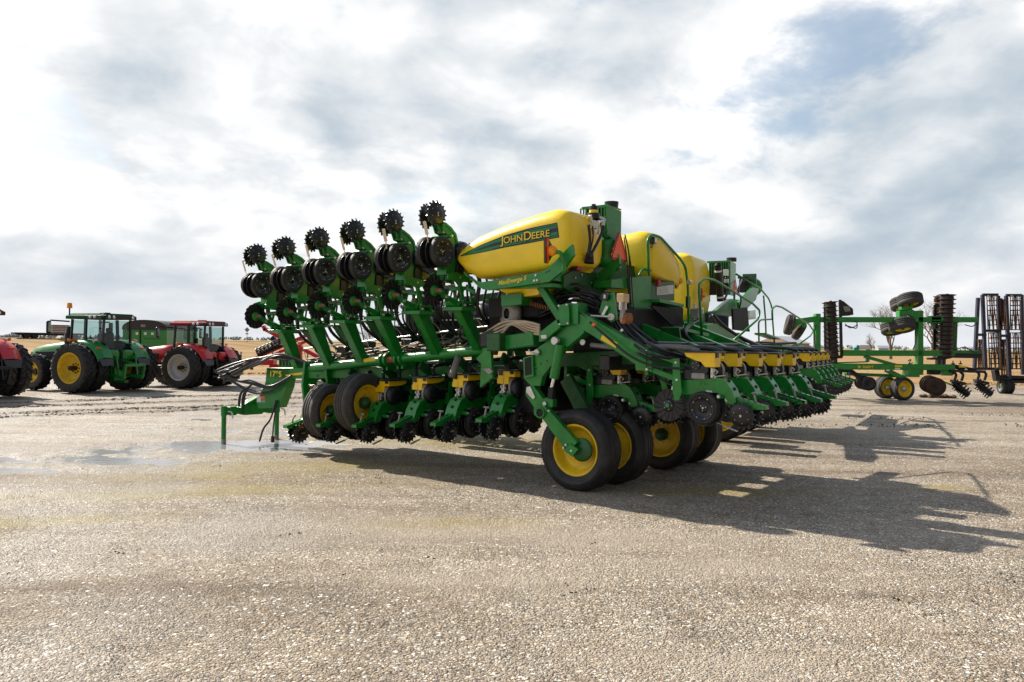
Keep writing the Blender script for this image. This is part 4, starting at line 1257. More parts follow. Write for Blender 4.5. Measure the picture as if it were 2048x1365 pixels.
for i in range(5):
    b.tube(spline([B(1160, 580 + 6 * i, .0), B(1215, 600 + 8 * i, -.3 + .1 * (i % 2)), B(1262 - 3 * i, 646 + 9 * i, -.7), B(1310 - 4 * i, 684 + 8 * i, -1.1 - .1 * (i % 2)), B(1372, 712 + 3 * i, -1.5)]), .020, n=6)
b.use('black_plastic', True)
for k in range(5):
    if k == 0: b.use('grey_hose')
    else: b.use('black_plastic')
    hp = REAR[k] + V((0, .12, .69))
    b.tube(spline([hp, hp + V((-.02, .18, .04)), hp + V((-.05, .5, .05)), hp + V((-.1, 1.0, .03)), hp + V((-.1, 1.5, .06))]), .034, n=8)
p = REAR[0]
b.tube(spline([A(1180, 645, -.3), A(1215, 675, -.32), A(1260, 712, -.33), A(1310, 733, -.33), A(1370, 738, -.2)]), .016, n=6)
b.use('orange_reflector'); b.box(A(1188, 650, -.3), (.04, .05, .04))
b.build('seed_hose', PL)
# dark hardware under the tank
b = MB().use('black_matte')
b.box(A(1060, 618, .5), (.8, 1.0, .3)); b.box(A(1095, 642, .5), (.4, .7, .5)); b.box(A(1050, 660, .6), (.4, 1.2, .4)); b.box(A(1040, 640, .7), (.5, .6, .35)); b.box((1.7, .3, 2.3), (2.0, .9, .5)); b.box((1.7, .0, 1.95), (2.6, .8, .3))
b.use('cast_grey', True); c = A(1020, 628, .1); b.lathe([(.1, -.06), (.24, -.06), (.25, 0), (.22, .05), (.08, .06)], c, (-1, .4, 0), n=24)
b.use('rust_bar', True)
for i in range(8): b.cyl(A(1060 + 5 * i, 603 + 1.3 * i, .0), A(1062 + 5 * i, 612 + 1.3 * i, .0), .012, n=6)
b.use('green_paint'); b.prism([A(1002, 590, -.2), A(1043, 587, -.2), A(1043, 609, -.2), A(1003, 613, -.2)], (.4, 0, 0))
b.build('meter_drive_box', PL)
b = MB().use('green_paint')
b.prism([A(1198, 625, -.05), A(1208, 590, -.05), A(1226, 585, -.05), A(1233, 640, -.05), A(1222, 645, -.05)], (.05, 0, 0))
b.use('black_plastic', True); p = A(1213, 594, -.06); b.cyl(p, p - V((.05, 0, 0)), .055, n=18)
b.use('white_paper'); b.box(p - V((.052, 0, 0)), (.004, .03, .05))
b.use('galvanised', True); b.cyl(A(1222, 634, -.06), A(1222, 634, -.1), .045, n=16); b.cyl(A(1182, 632, -.12), A(1220, 634, -.12), .016, n=8)
b.bar(A(1205, 632, -.09), A(1215, 613, -.09), .02, .04)
b.use('black_plastic', True); p = A(1176, 632, -.1); b.cyl(p, p - V((.06, 0, 0)), .05)
b.build('drive_motor', PL); b = MB(); b.use('brass'); b.box(B(1246, 597, -.9), (.15, .1, .11)); b.use('galvanised', True); b.cyl(B(1241, 604, -.9), B(1241, 620, -.9), .022); b.cyl(B(1250, 604, -.9), B(1250, 620, -.9), .022)
b.use('black_plastic', True); c = B(1245, 637, -.9); b.use('rust_bar', True); b.cyl(c, c + V((.10, -.05, 0)), .07, n=18); b.use('cast_grey', True); b.cyl(c + V((.0, -.03, 0)), c + V((.02, -.06, 0)), .03)
b.bar(c, B(1246, 600, -.9), .05, .05); b.build('pressure_valve', PL)
# ================================================================ tanks
def tank_mesh(st, x0, x1, rt=.2, rb=.16, nose=True, name='seed_tank'):
    """st: (y, zb, zt, k) stations; k squeezes the section at the ends"""
    b = MB().use('yellow_tank', True); rings = []
    for y, zb, zt, k in st:
        xa, xb = x0 + k * .5 * (x1 - x0), x1 - k * .5 * (x1 - x0); h = zt - zb
        r1 = min(rt, h * .48, (xb - xa) * .45); r2 = min(rb, h * .48, (xb - xa) * .45); pts = []
        for cx, cz, r, a0 in ((xb - r1, zt - r1, r1, 0), (xa + r1, zt - r1, r1, 90), (xa + r2, zb + r2, r2, 180), (xb - r2, zb + r2, r2, 270)):
            for i in range(7):
                t = math.radians(a0 + 15 * i); pts.append(V((cx + r * math.cos(t), y, cz + r * math.sin(t))))
        rings.append(pts)
    n = 28; vs = [p for g in rings for p in g]; fs = []
    for i in range(len(rings) - 1):
        for k in range(n): fs.append((i * n + k, i * n + (k + 1) % n, (i + 1) * n + (k + 1) % n, (i + 1) * n + k))
    fs += [list(range(n)), [(len(rings) - 1) * n + k for k in range(n)][::-1]]
    b.add(vs, fs)
    return b


TN = -.45


def tank1_stations(dy=0):
    top = [(910, 514), (916, 499), (928, 485), (950, 470), (985, 454), (1030, 437), (1070, 424), (1104, 415), (1118, 417)]
    bot = [(910, 520), (914, 532), (926, 545), (950, 556), (985, 554), (1030, 547), (1070, 541), (1104, 535), (1118, 528)]
    st = []
    for i, (t, q) in enumerate(zip(top, bot)):
        a, c = A(t[0], t[1], TN), A(q[0], q[1], TN)
        st.append((a.y + dy, c.z, a.z, (.12, .06, .02, .0, 0, 0, 0, 0, .0)[i]))
    y, zb, zt, k = st[-1]
    st += [(y - .06, zb + .01, zt - .015, .03), (y - .11, zb + .03, zt - .05, .08), (y - .14, zb + .08, zt - .11, .16)]
    return st


def lid(b, c, r):
    b.use('black_plastic', True); b.lathe([(0, .07), (r * .75, .07), (r * .85, .05), (r, .04), (r, 0), (r * .9, -.02)], c, (0, .05, 1), n=24)
    b.box(c + V((0, 0, .08)), (r * .5, .04, .03))


T1 = tank_mesh(tank1_stations(), TN, TN + .98)
t1 = T1.build('seed_tank', PL)
t1top = A(1100, 416, TN).z
b = MB(); lid(b, V((.45, .9, t1top - .05)), .24); lid(b, V((.35, .4, t1top - .03)), .12); b.build('tank_lid', t1)
b = MB().use('yellow_tank', True)
b.prism([V((-.3, 1.3, 2.8)), V((-.3, .4, 2.95)), V((-.2, .6, 2.68)), V((-.1, 1.1, 2.65))], (.7, 0, 0)); b.build('tank_sump', t1)
T2 = tank_mesh(tank1_stations(-.02), 1.95, 3.15, rt=.3)
for p in T2.v:
    p.z -= (p.x - 1.95) / 1.2 * .42 * max(0, min(1, (p.z - 2.8) / .9)) - .08 * max(0, min(1, (p.z - 2.8) / .9))
t2 = T2.build('seed_tank', PL)
b = MB(); lid(b, V((2.8, .95, 3.75)), .24); b.build('tank_lid', t2)
b = MB().use('yellow_tank', True)
b.prism([V((2.25, 1.6, 2.8)), V((2.25, .4, 2.95)), V((2.3, .55, 2.5)), V((2.4, 1.3, 2.48))], (.9, 0, 0)); b.build('tank_sump', t2)


def bvh(mb): return BVHTree.FromPolygons([tuple(p) for p in mb.v], mb.f)


def project(mb, tree, lift):
    for i, p in enumerate(mb.v):
        h = tree.ray_cast(V((-3, p.y, p.z)), V((1, 0, 0)))
        if h[0]: mb.v[i] = V((h[0].x - lift, p.y, p.z))


def strip(mb, top, bot, n=26, c=None):
    """ribbon between two pixel polylines, finely divided so that it can hug the tank"""
    def lerp(pl, f):
        k = f * (len(pl) - 1); i = min(int(k), len(pl) - 2); g = k - i
        return (pl[i][0] + (pl[i + 1][0] - pl[i][0]) * g, pl[i][1] + (pl[i + 1][1] - pl[i][1]) * g)
    vs = []
    for i in range(n + 1):
        a, q = lerp(top, i / n), lerp(bot, i / n)
        for j in range(5): f = j / 4; vs.append(A(a[0] + (q[0] - a[0]) * f, a[1] + (q[1] - a[1]) * f, TN - .02))
    mb.add(vs, [(i * 5 + j, i * 5 + j + 1, i * 5 + j + 6, i * 5 + j + 5) for i in range(n) for j in range(4)], False)


tree1 = bvh(T1)
b = MB()
b.use('black_plastic'); strip(b, [(917, 511), (960, 490), (1010, 470), (1060, 456), (1113, 445)], [(917, 513), (960, 506), (1010, 495), (1060, 486), (1117, 475)])
n0 = len(b.v); project(b, tree1, .003)
g = MB().use('green_decal'); strip(g, [(921, 510.5), (960, 492), (1010, 472.5), (1060, 458.5), (1112, 447.5)], [(921, 511.5), (960, 504.5), (1010, 493.2), (1060, 484), (1115, 473.3)])
project(g, tree1, .006)
g2 = MB().use('black_plastic'); strip(g2, [(948, 501.5), (985, 487), (1040, 471.5), (1113, 455)], [(948, 502.5), (985, 493), (1040, 480), (1114, 463)])
project(g2, tree1, .009)
g3 = MB().use('black_plastic')
for d in (-.35, .35):
    strip(g3, [(985, 480.5 + d), (1040, 464 + d), (1112, 450.5 + d)], [(985, 481 + d), (1040, 464.6 + d), (1112, 451.2 + d)])
    strip(g3, [(985, 497.5 + d), (1040, 487 + d), (1115, 469.5 + d)], [(985, 498 + d), (1040, 487.5 + d), (1115, 470.2 + d)])
project(g3, tree1, .009)
for q in (g, g2, g3):
    off = len(b.v); b.v += q.v; mo = len(b.mats)
    for nme in q.mats:
        if nme not in b.mats: b.mats.append(nme)
    b.f += [[i + off for i in f] for f in q.f]; b.m += [b.mats.index(q.mats[m]) for m in q.m]; b.sm += q.sm
b.build('tank_decal', t1, fix=False)


def deere_text(mb, p, ux, uy, w, m='yellow_label', bold=.012, lift=V((0, 0, 0)), outline=None):
    """the maker's name, with tall first letters"""
    big, sm = .31 * 1, .245
    parts = [('J', 1), ('OHN', .78), ('D', 1), ('EERE', .78)]
    geo = []; x = 0
    for s, k in parts:
        if s == 'D': x += .12
        vs, fs = text_tris(s, 1, 0, bold)
        a = min(v.x for v in vs); e = max(v.x for v in vs)
        geo.append(([V(((v.x - a) * k * 1.12 + x, v.y * k - (.0 if s != 'J' else 0), 0)) for v in vs], fs)); x += (e - a) * k * 1.12 + .055
    k = w / x; ux = V(ux).normalized(); uy = V(uy).normalized(); p = V(p)
    mb.use(m)
    for vs, fs in geo: mb.add([p + ux * v.x * k + uy * v.y * k + lift for v in vs], fs, False)


b = MB(); P0, P1 = A(1002, 489, TN), A(1101.5, 473, TN); PU = A(1002, 470, TN) - A(1002, 489, TN)
deere_text(b, P0 - (P1 - P0) * .012 - V((0, 0, .008)), P1 - P0, PU, (P1 - P0).length * 1.024, 'black_matte', .035); project(b, tree1, .012)
g = MB(); deere_text(g, P0, P1 - P0, PU, (P1 - P0).length, 'yellow_label', .012); project(g, tree1, .016)
b.build('black_lettering', t1, fix=False); g.build('yellow_lettering', t1, fix=False)

# beam under the near tank
b = MB().use('green_paint')
for c in (0, 1.25):
    b.prism([A(x, y, TN - .05) + V((c, 0, 0)) for x, y in [(926, 544), (932, 552), (950, 562), (963, 565), (1075, 546), (1094, 538), (1108, 526), (1132, 500), (1144, 489), (1147, 511), (1126, 541), (1098, 564), (1073, 567), (975, 581), (958, 575)]], (.05, 0, 0))
zq = A(1020, 570, TN).z
b.box((.1, .85, zq - .02), (1.0, 1.2, .05)); b.box((.1, .3, zq + .1), (1.0, .1, .12))
bolts_x(b, [(1072, 551), (1075, 561), (1069, 562)], TN - .05, .02)
b.use('green_dark'); b.bar(A(1090, 545, TN - .055), A(1099, 541, TN - .055), .01, .02)
tb1 = b.build('tank_beam', PL)
b = MB().use('yellow_label'); P0, P1 = A(997, 571, TN - .053), A(1053, 560, TN - .053)
text_on(b, 'MaxEmerge 5', P0, P1 - P0, A(997, 560, TN - .053) - P0 + V((0, 0, .0)), width=(P1 - P0).length, shear=.25, bold=.02)
b.build('lettering', tb1, fix=False)

# rear cross frame between the tanks
b = MB().use('green_dark')
yp(b, [(1128, 552), (1165, 530), (1222, 519), (1252, 522), (1255, 556), (1230, 572), (1195, 590), (1150, 590), (1128, 575)], .22, .04)
b.box((1.7, .3, B(1230, 540, .3).z), (3.4, .12, .2)); b.box((1.7, .55, 2.75), (3.2, .5, .1))
b.use('yellow_tank'); yp(b, [(1169, 538), (1178, 533), (1187, 536), (1186, 543), (1180, 547), (1170, 545)], .213, .004)
b.use('galvanised')
for x, y in ((1150, 556), (1163, 550), (1172, 540), (1195, 553), (1212, 532), (1225, 540), (1240, 535), (1205, 573), (1182, 566)):
    p = B(x, y, .215); b.cyl(p, p - V((0, .012, 0)), .016, n=8)
b.use('green_paint'); yp(b, [(1155, 528), (1222, 518), (1222, 524), (1158, 535)], .1, .15)
b.build('rear_cross_frame', PL)

# ---- hydraulic power unit between the tanks
b = MB().use('green_paint')
Y0 = -.02
xl, xr = B(1214, 450, Y0).x, B(1242, 470, Y0).x; zt, zb = B(1214, 412, Y0).z, B(1214, 462, Y0).z
b.box(((xl + xr) / 2, Y0 + .19, (zt + zb) / 2), (xr - xl, .03, zt - zb + .02)); 
b.prism([V((xl, Y0, zt)), V((xr, Y0, zt - .02)), V((xr, Y0, zb - .18)), V((xl + .2, Y0, zb - .17)), V((xl + .15, Y0, zb - .1)), V((xl, Y0, zb - .05))], (0, .03, 0))
yl = Y0 + .40
for i in range(9):            # louvred grille, facing the near side
    y = Y0 + .04 + (yl - Y0) * i / 8; b.box((xl - .005, y, (zt + zb) / 2), (.02, .018, zt - zb))
b.box((xl, (Y0 + yl) / 2, zt), (.03, yl - Y0 + .04, .04)); b.box((xl, (Y0 + yl) / 2, zb), (.03, yl - Y0 + .04, .04)); b.box((xl, (Y0 + yl) / 2, (zt + zb) / 2 + .02), (.03, yl - Y0 + .04, .02))
b.box(((xl + xr) / 2, (Y0 + yl) / 2, zt + .005), (xr - xl, yl - Y0, .02))
b.use('black_matte'); b.box((xl + .05, (Y0 + yl) / 2, (zt + zb) / 2), (.03, yl - Y0 - .02, zt - zb - .02))
pu = b.build('oil_cooler', PL)
b = MB().use('black_plastic', True)
c = B(1223, 414, .1); b.cyl(c + V((0, 0, -.05)), c + V((0, 0, .07)), .095, .105, n=22); b.build('air_cap', pu)
b = MB().use('green_paint', True)
c = B(1214, 500, .12); b.lathe([(0, .18), (.16, .17), (.19, .12), (.20, 0), (.19, -.18), (.14, -.24), (0, -.26)], c, (.0, -.1, 1), n=28)
b.box(c + V((0, .1, .22)), (.2, .2, .1)); b.build('hydraulic_reservoir', PL)
b = MB().use('galvanised', True)
c = B(1187, 442, -.04); b.cyl(c, c + V((.06, 0, -.18)), .08, .06); b.box(c + V((.0, 0, -.06)), (.16, .12, .12)); b.cyl(c + V((-.05, 0, -.02)), c + V((-.1, 0, .06)), .03); b.cyl(c + V((.1, 0, 0)), c + V((.22, 0, .02)), .02)
b.use('black_plastic', True); b.cyl(c + V((0, 0, .02)), c + V((0, 0, .10)), .085); b.cyl(c + V((.0, 0, .08)), c + V((0, 0, .20)), .058); b.cyl(c + V((0, 0, .2)), c + V((0, 0, .23)), .03)
b.use('yellow_label', True); b.cyl(c + V((0, 0, .105)), c + V((0, 0, .145)), .0605, caps=False)
b.build('oil_filter', PL)
b = MB().use('black_plastic', True)
for pts, r in (([(1208, 440), (1204, 465), (1190, 495), (1178, 515)], .022), ([(1177, 450), (1180, 480), (1176, 512)], .022), ([(1185, 452), (1186, 475), (1180, 505)], .012), ([(1250, 470), (1258, 510), (1259, 560), (1262, 610)], .012), ([(1248, 475), (1254, 520), (1257, 565), (1258, 620)], .010), ([(1252, 478), (1261, 525), (1264, 575), (1268, 632)], .009), ([(1210, 610), (1225, 640), (1262, 672), (1330, 700)], .02)):
    b.tube(spline([B(x, y, -.14) for x, y in pts]), r, n=6)
b.use('black_matte'); c = B(1178, 515, -.1); b.cyl(c + V((0, 0, -.08)), c + V((.02, 0, .06)), .07, .05)
b.use('galvanised', True); c = B(1208, 438, -.14); b.cyl(c, c + V((-.03, 0, -.1)), .025); b.cyl(c, c + V((-.06, .05, .02)), .02)
b.build('hydraulic_hose', PL)


def warning_sign(parent, fn, pix, Yc):
    """pix: apex, right, left of the outer triangle"""
    (a, r, l) = [fn(*p, Yc) for p in pix]
    b = MB().use('red_reflector')
    t = .12; cut = lambda p, q: p.lerp(q, t)
    b.prism([cut(a, l), cut(a, r), cut(r, a), cut(r, l), cut(l, r), cut(l, a)], (0, .012, 0))
    b.use('orange_reflector'); c = (a + r + l) / 3
    b.prism([c + (p - c) * .80 + V((0, -.004, 0)) for p in (a, r, l)], (0, .003, 0))
    b.use('green_dark'); b.bar(c + V((0, .03, .1)), c + V((0, .03, -.3)), .05, .02)
    return b.build('warning_sign', parent)


warning_sign(PL, B, ((1239, 458), (1257, 526), (1221, 518)), -.12)


def marker(parent, fn, x, y, c, s=1.0, flip=1):
    """amber flasher in front of a red and orange reflector plate on a bent pipe"""
    p = fn(x, y, c)
    b = MB().use('green_dark'); b.prism([p + V((-.115 * s, .0, .17 * s)), p + V((-.04 * s, 0, .17 * s)), p + V((.06 * s, 0, .08 * s)), p + V((.07 * s, 0, -.07 * s)), p + V((-.03 * s, 0, -.17 * s)), p + V((-.10 * s, 0, -.17 * s))], (0, .02, 0))
    b.use('red_reflector'); b.prism([p + V((-.11 * s, -.006, .165 * s)), p + V((-.07 * s, -.006, .165 * s)), p + V((-.06 * s, -.006, -.165 * s)), p + V((-.095 * s, -.006, -.165 * s))], (0, .005, 0))
    b.use('orange_reflector'); b.prism([p + V((-.07 * s, -.006, .16 * s)), p + V((-.03 * s, -.006, .155 * s)), p + V((-.02 * s, -.006, -.165 * s)), p + V((-.06 * s, -.006, -.165 * s))], (0, .005, 0))
    b.use('green_paint', True)
    o = b.build('marker_lamp', parent)
    b = MB().use('amber_lens', True); q = p + V((.02 * s, -.02, 0))
    b.lathe([(0, .075 * s), (.03 * s, .072 * s), (.06 * s, .05 * s), (.072 * s, .01), (.07 * s, -.03), (0, -.03)], q, (-.3, -1, 0), n=20); b.build('amber_lens', o)
    return o


marker(PL, A, 1099, 502, TN - .2)
b = MB().use('green_paint', True)
b.tube(rounded([A(1104, 505, TN - .17), A(1122, 504, TN - .16), A(1128, 530, TN - .1), A(1128, 547, TN - .08)], .12), .028, n=8)
b.tube(rounded([B(1134, 540, .22), B(1134, 525, .22), B(1160, 502, .22), B(1180, 505, .22)], .12), .028, n=8)
b.build('lamp_pipe', PL)
b = MB().use('red_reflector'); c = B(1156, 533, .1); b.box(c, (.12, .06, .12)); b.use('black_matte'); b.box(c + V((-.05, .04, 0)), (.12, .08, .13)); b.build('tail_lamp', PL)

# ---- access platform, steps and rails at the far side
b = MB().use('green_paint')
yp(b, [(1256, 556), (1302, 552), (1303, 612), (1340, 650), (1337, 658), (1300, 655), (1262, 612)], -.12, .03)
yp(b, [(1256, 556), (1224, 560), (1222, 575), (1256, 578)], -.1, .3)
b.use('green_bright'); 
for (x0, y0, x1, y1), c in (((1303, 602, 1352, 612), -.15), ((1343, 657, 1402, 671), -.4), ((1378, 682, 1461, 680), -.3)):
    p, q = B(x0, y0, c), B(x1, y1, c); b.bar(p, q, .28, .05)
b.use('green_dark'); b.bar(B(1340, 655, -.6), B(1345, 690, -.6), .3, .04)
b.bar(B(1385, 690, -.7), B(1465, 700, -.7), .4, .08); yp(b, [(1390, 690), (1470, 690), (1490, 712), (1420, 715)], -.9, .03)
b.build('access_platform', PL)
b = MB().use('black_matte'); yp(b, [(1302, 612), (1350, 618), (1370, 650), (1345, 652)], -.3, .03); b.box((2.6, .2, 2.4), (1.2, .5, .5)); b.build('step_box', PL)
b = MB().use('green_dark'); yp(b, [(1303, 567), (1348, 562), (1349, 602), (1303, 602)], -.06, .2)
b.use('white_paper'); yp(b, [(1314, 575), (1347, 570), (1347, 588), (1314, 591)], -.07, .005)
b.use('sign_grey')
for i in range(6): yp(b, [(1316, 577 + i * 2.3), (1336, 574 + i * 2.3), (1336, 574.6 + i * 2.3), (1316, 577.6 + i * 2.3)], -.072, .001)
b.build('control_box', PL)
RAILA = [(1299, 590), (1296, 500), (1295, 480), (1303, 469), (1320, 474), (1362, 520), (1371, 534), (1376, 575), (1377, 655)]
b = MB().use('green_paint', True); b.tube(rounded([B(x, y, -.05) for x, y in RAILA], .10), .022, n=8)
b.tube(rounded([B(1262, 590, -.0), B(1285, 537, -.0), B(1326, 548, -.0), B(1318, 563, -.0)], .1), .02, n=8)
b.use('green_dark'); b.box(B(1376, 605, -.05), (.1, .05, .2)); b.use('galvanised'); b.cyl(B(1377, 565, -.1), B(1381, 565, -.1), .04)
b.build('handrail', PL)
RAILB = [(1404, 671), (1398, 585), (1398, 568), (1410, 557), (1430, 561), (1505, 607), (1520, 622), (1517, 638), (1458, 690)]
b = MB().use('green_paint', True); b.tube(rounded([B(x, y, -.55) for x, y in RAILB], .12), .020, n=8); b.build('handrail', PL)
b = MB().use('black_plastic'); c = B(1306, 481, -.05); b.box(c, (.10, .08, .10)); b.bar(c + V((0, 0, -.04)), c + V((-.06, 0, -.12)), .02, .03); b.use('lamp_glass'); b.box(c + V((.02, -.042, 0)), (.08, .006, .08)); b.build('work_lamp', PL)
marker(PL, B, 1356, 562, -.0, .8)
b = MB().use('red_reflector'); b.box(B(1316, 566, -.08), (.1, .06, .1)); b.build('tail_lamp', PL)
b = MB().use('green_dark'); yp(b, [(1322, 560), (1348, 540), (1350, 556), (1330, 572)], .1, .04); yp(b, [(1260, 585), (1345, 560), (1345, 600), (1260, 640)], .35, .05); b.build('tank_beam', PL)
b = MB().use('cast_grey'); b.box(B(1393, 628, -.4), (.2, .15, .16)); b.use('galvanised', True); b.cyl(B(1390, 608, -.4), B(1390, 640, -.4), .025); b.box(B(1400, 622, -.42), (.08, .1, .1)); b.use('black_plastic'); b.tube(spline([B(1395, 640, -.4), B(1370, 665, -.6), B(1400, 700, -.9)]), .03); b.build('valve_block', PL)

# ---- tongue, hitch and parking stands
h1, h2 = PF.loc(gnd(447, 885)), PF.loc(gnd(553, 876)); hc = (h1 + h2) / 2
HX = (h2 - h1).normalized(); HYv = V((-HX.y, HX.x, 0))
def hp(u, v, z): return hc + HX * u + HYv * v + V((0, 0, z))
L2 = (h2 - h1).length / 2
b = MB().use('green_paint')
zb_ = .60
b.bar(hp(-L2 - .04, 0, zb_), hp(L2 + .04, 0, zb_), .11, .13)
b.prism([hp(-.28, -.09, zb_ + .06), hp(-.05, -.09, zb_ + .2), hp(.13, -.09, zb_ + .2), hp(.22, -.09, zb_ + .06), hp(.2, -.09, zb_ - .09), hp(-.2, -.09, zb_ - .09)], HYv * .18)
for s in (-1, 1): b.box(hp(s * L2 * .72, 0, zb_), (.14, .15, .17), rz=math.atan2(HX.y, HX.x))
b.build('hitch_crossbar', PL)
for s, hp_ in ((-1, h1), (1, h2)):
    b = MB().use('green_paint', True); p = hp(s * (L2 + .0), 0, 0)
    b.cyl(p + V((0, 0, -.05)), p + V((0, 0, .70)), .047, n=16); b.cyl(p + V((0, 0, .52)), p + V((0, 0, .69)), .062, n=16)
    b.use('cast_grey', True); b.cyl(p + V((0, 0, -.06)), p + V((0, 0, .06)), .049, n=16)
    b.use('white_paper', True); b.tube(spline([p + HYv * -.07 + V((0, 0, .6)) + HX * .05, p + HYv * -.08 + HX * .12 + V((0, 0, .57)), p + HYv * -.08 + HX * .14 + V((0, 0, .46))]), .016, n=6)
    b.build('parking_stand', PL)
tn = A(600, 742, .9)
b = MB().use('green_paint')
zc = A(570, 748, .6)
tip = hp(.0, -.1, 0); tip.z = zc.z
rear_ = V((1.5, 1.2, 1.55)); dn0 = (rear_ - tip).normalized()
b.bar(tip + dn0 * .42, rear_, .22, .21)
# gooseneck down to the crossbar
n0 = tip; dn = (rear_ - tip); dn.z = 0; dn.normalize()
def tp(s, z, w=0): return tip + dn * s + V((0, 0, z)) + V((-dn.y, dn.x, 0)) * w
b.prism([tp(.42, .12, -.11), tp(1.0, .12, -.11), tp(.92, -.25, -.11), tp(.74, -.64, -.11), tp(.22, -.68, -.11), tp(.16, -.50, -.11), tp(.28, -.40, -.11), tp(.40, -.15, -.11)], V((-dn.y, dn.x, 0)) * .22)
b.prism([hp(-.12, -.08, zb_ + .15), hp(.1, -.08, zb_ + .15), tp(.28, -.68, -.08), tp(.2, -.45, -.08)], HYv * .16)
b.box(tp(.85, .19), (.42, .04, .18), rz=math.atan2(dn.y, dn.x))
b.use('black_matte')
for i in range(5): b.box(tp(.69 + i * .078, .21, -.022), (.03, .01, .10), rz=math.atan2(dn.y, dn.x))
b.use('white_paper'); b.box(tp(.24, -.5, -.113), (.10, .006, .11), rz=math.atan2(dn.y, dn.x)); b.use('orange_reflector'); b.box(tp(.34, -.465, -.113), (.11, .006, .05), rz=math.atan2(dn.y, dn.x)); b.use('cast_grey'); b.box(tp(.34, -.53, -.113), (.11, .006, .06), rz=math.atan2(dn.y, dn.x))
b.use('yellow_label'); b.prism([tp(.9, .0, -.114), tp(1.4, .08, -.114), tp(1.4, .02, -.114), tp(.9, -.03, -.114)], V((-dn.y, dn.x, 0)) * .004)
tg = b.build('tongue', PL)
b = MB().use('yellow_label'); text_on(b, '1795', tp(.52, -.045, -.116), dn, (0, 0, 1), width=.28, bold=.03); b.build('lettering', tg, fix=False)
b = MB().use('black_plastic', True)
for i in range(9):
    o = rn_.uniform(-.1, .1); o2 = rn_.uniform(-.08, .08)
    b.use('grey_hose' if i % 4 == 3 else 'black_plastic')
    b.tube(spline([tp(1.6, .15, o), tp(.9, .35 + o2, -.2 + o), tp(.2, .22 + o, -.2), tp(-.45 - .3 * (i % 3) * .5, -.05 + o, -.2 + o2), tp(-.75 + .2 * (i % 4), -.02 + o2, -.15)]), .017, n=6)
for i in range(8):
    o = rn_.uniform(-.12, .12)
    b.tube(spline([tp(1.1, .0, -.16), tp(.6, -.28 + o * .5, -.2), tp(.1, -.25 + o, -.2), tp(-.35 + o, -.15, -.2), tp(-.6, -.10 + o, -.2), tp(-.3 + o, .1, -.2), tp(.1, .15, -.18)]), .015, n=6)
for i in range(5):
    o = rn_.uniform(-.08, .08); b.tube(spline([tp(.1, -.2, -.15), tp(-.1 + o, -.4, -.2), tp(-.15 + o, -.8, -.2)]), .016, n=6)
b.tube(spline([tp(.7, -.5, -.14), tp(.62, -.85, -.2), tp(.45, -1.05, -.2), tp(.35, -1.3, -.2)]), .02, n=6); b.tube(spline([tp(.72, -.5, -.14), tp(.7, -.95, -.2), tp(.68, -1.2, -.2)]), .014, n=6); b.box(tp(.68, -1.24, -.2), (.05, .05, .12))
b.build('hydraulic_hose', PL)

# ================================================================ the second planter, farther right
g2_ = gnd(1440, 882)
PF2 = Frame(g2_, PF.a + math.radians(8))
P2 = empty('planter', PF2)
tag(P2, 'second green and yellow folding planter behind the nearest one, with an angular tank', 'planter', 'folded row crop planters')
A_, B_ = A, B
def A2(x, y, c=-.25): return PF2.onx(x, y, c)
def B2(x, y, c=-.3): return PF2.ony(x, y, c + .6)     # this machine's upper works sit .6 m farther forward
# rear rank: first hopper edge is seen at pixel 1620,713
hq = B2(1619, 704, -2.35)
for k in range(5): row_unit(P2, (hq.x + .15 + .762 * k, hq.y + .15, hq.z - .70))
for k in (-2, -1): row_unit(P2, (hq.x + .3 + .762 * k, hq.y + 1.9, hq.z - .95))
for k, x in enumerate((0, .85, 2.5, 3.4)): implement_wheel(P2, (x, 0, .56), (-1, 0, 0))
q = PF2.loc(at(1386, 590, (PF2.o + PF2.Y * .5).y))
cx = PF2.onx(1386, 560, -.1)
zt, zb = B2(1388, 502, .5).z, B2(1388, 640, .5).z
x0 = B2(1386, 560, .5).x; x1 = x0 + 1.75
b = MB().use('yellow_tank')
# faceted tank body: near side, chamfered corner, rear face, sloping shoulders
def ring(z, i, c): return [V((x0 + i, 1.1 + i + c, z)), V((x0 + i + c * .6, 1.1 + i, z)), V((x1 - i - c * .6, 1.1 + i, z)), V((x1 - i, 1.1 + i + c, z)), V((x1 - i, 3.0 - i, z)), V((x0 + i, 3.0 - i, z))]
rings = [ring(zb - .25, .25, .1), ring(zb + .12, .06, .2), ring(zb + .45, .0, .28), ring(zt - .38, .02, .26), ring(zt - .1, .1, .1), ring(zt, .3, .1)]
vs = [p for r in rings for p in r]
b.add(vs, [(i * 6 + k, i * 6 + (k + 1) % 6, (i + 1) * 6 + (k + 1) % 6, (i + 1) * 6 + k) for i in range(5) for k in range(6)] + [list(range(6))[::-1], [30 + k for k in range(6)]])
me = b.mesh('seed_tank'); bm = bmesh.new(); bm.from_mesh(me)
bmesh.ops.recalc_face_normals(bm, faces=bm.faces); bmesh.ops.bevel(bm, geom=bm.edges[:], offset=.05, segments=3, affect='EDGES', profile=.5)
for f in bm.faces: f.smooth = True
bm.to_mesh(me); bm.free(); tk = inst('seed_tank', me, P2)
b = MB(); zc_ = PF2.onx(1360, 540, x0).z
p1 = V((x0 - .006, 1.55, zc_ - .06)); 
deere_text(b, p1 + V((0, 1.15, 0)), (0, -1, 0), (0, 0, 1), 1.15, 'black_matte', .01); b.build('black_lettering', tk, fix=False)
b = MB(); lid(b, V((x0 + .6, 1.9, zt - .02)), .22); b.build('tank_lid', tk)
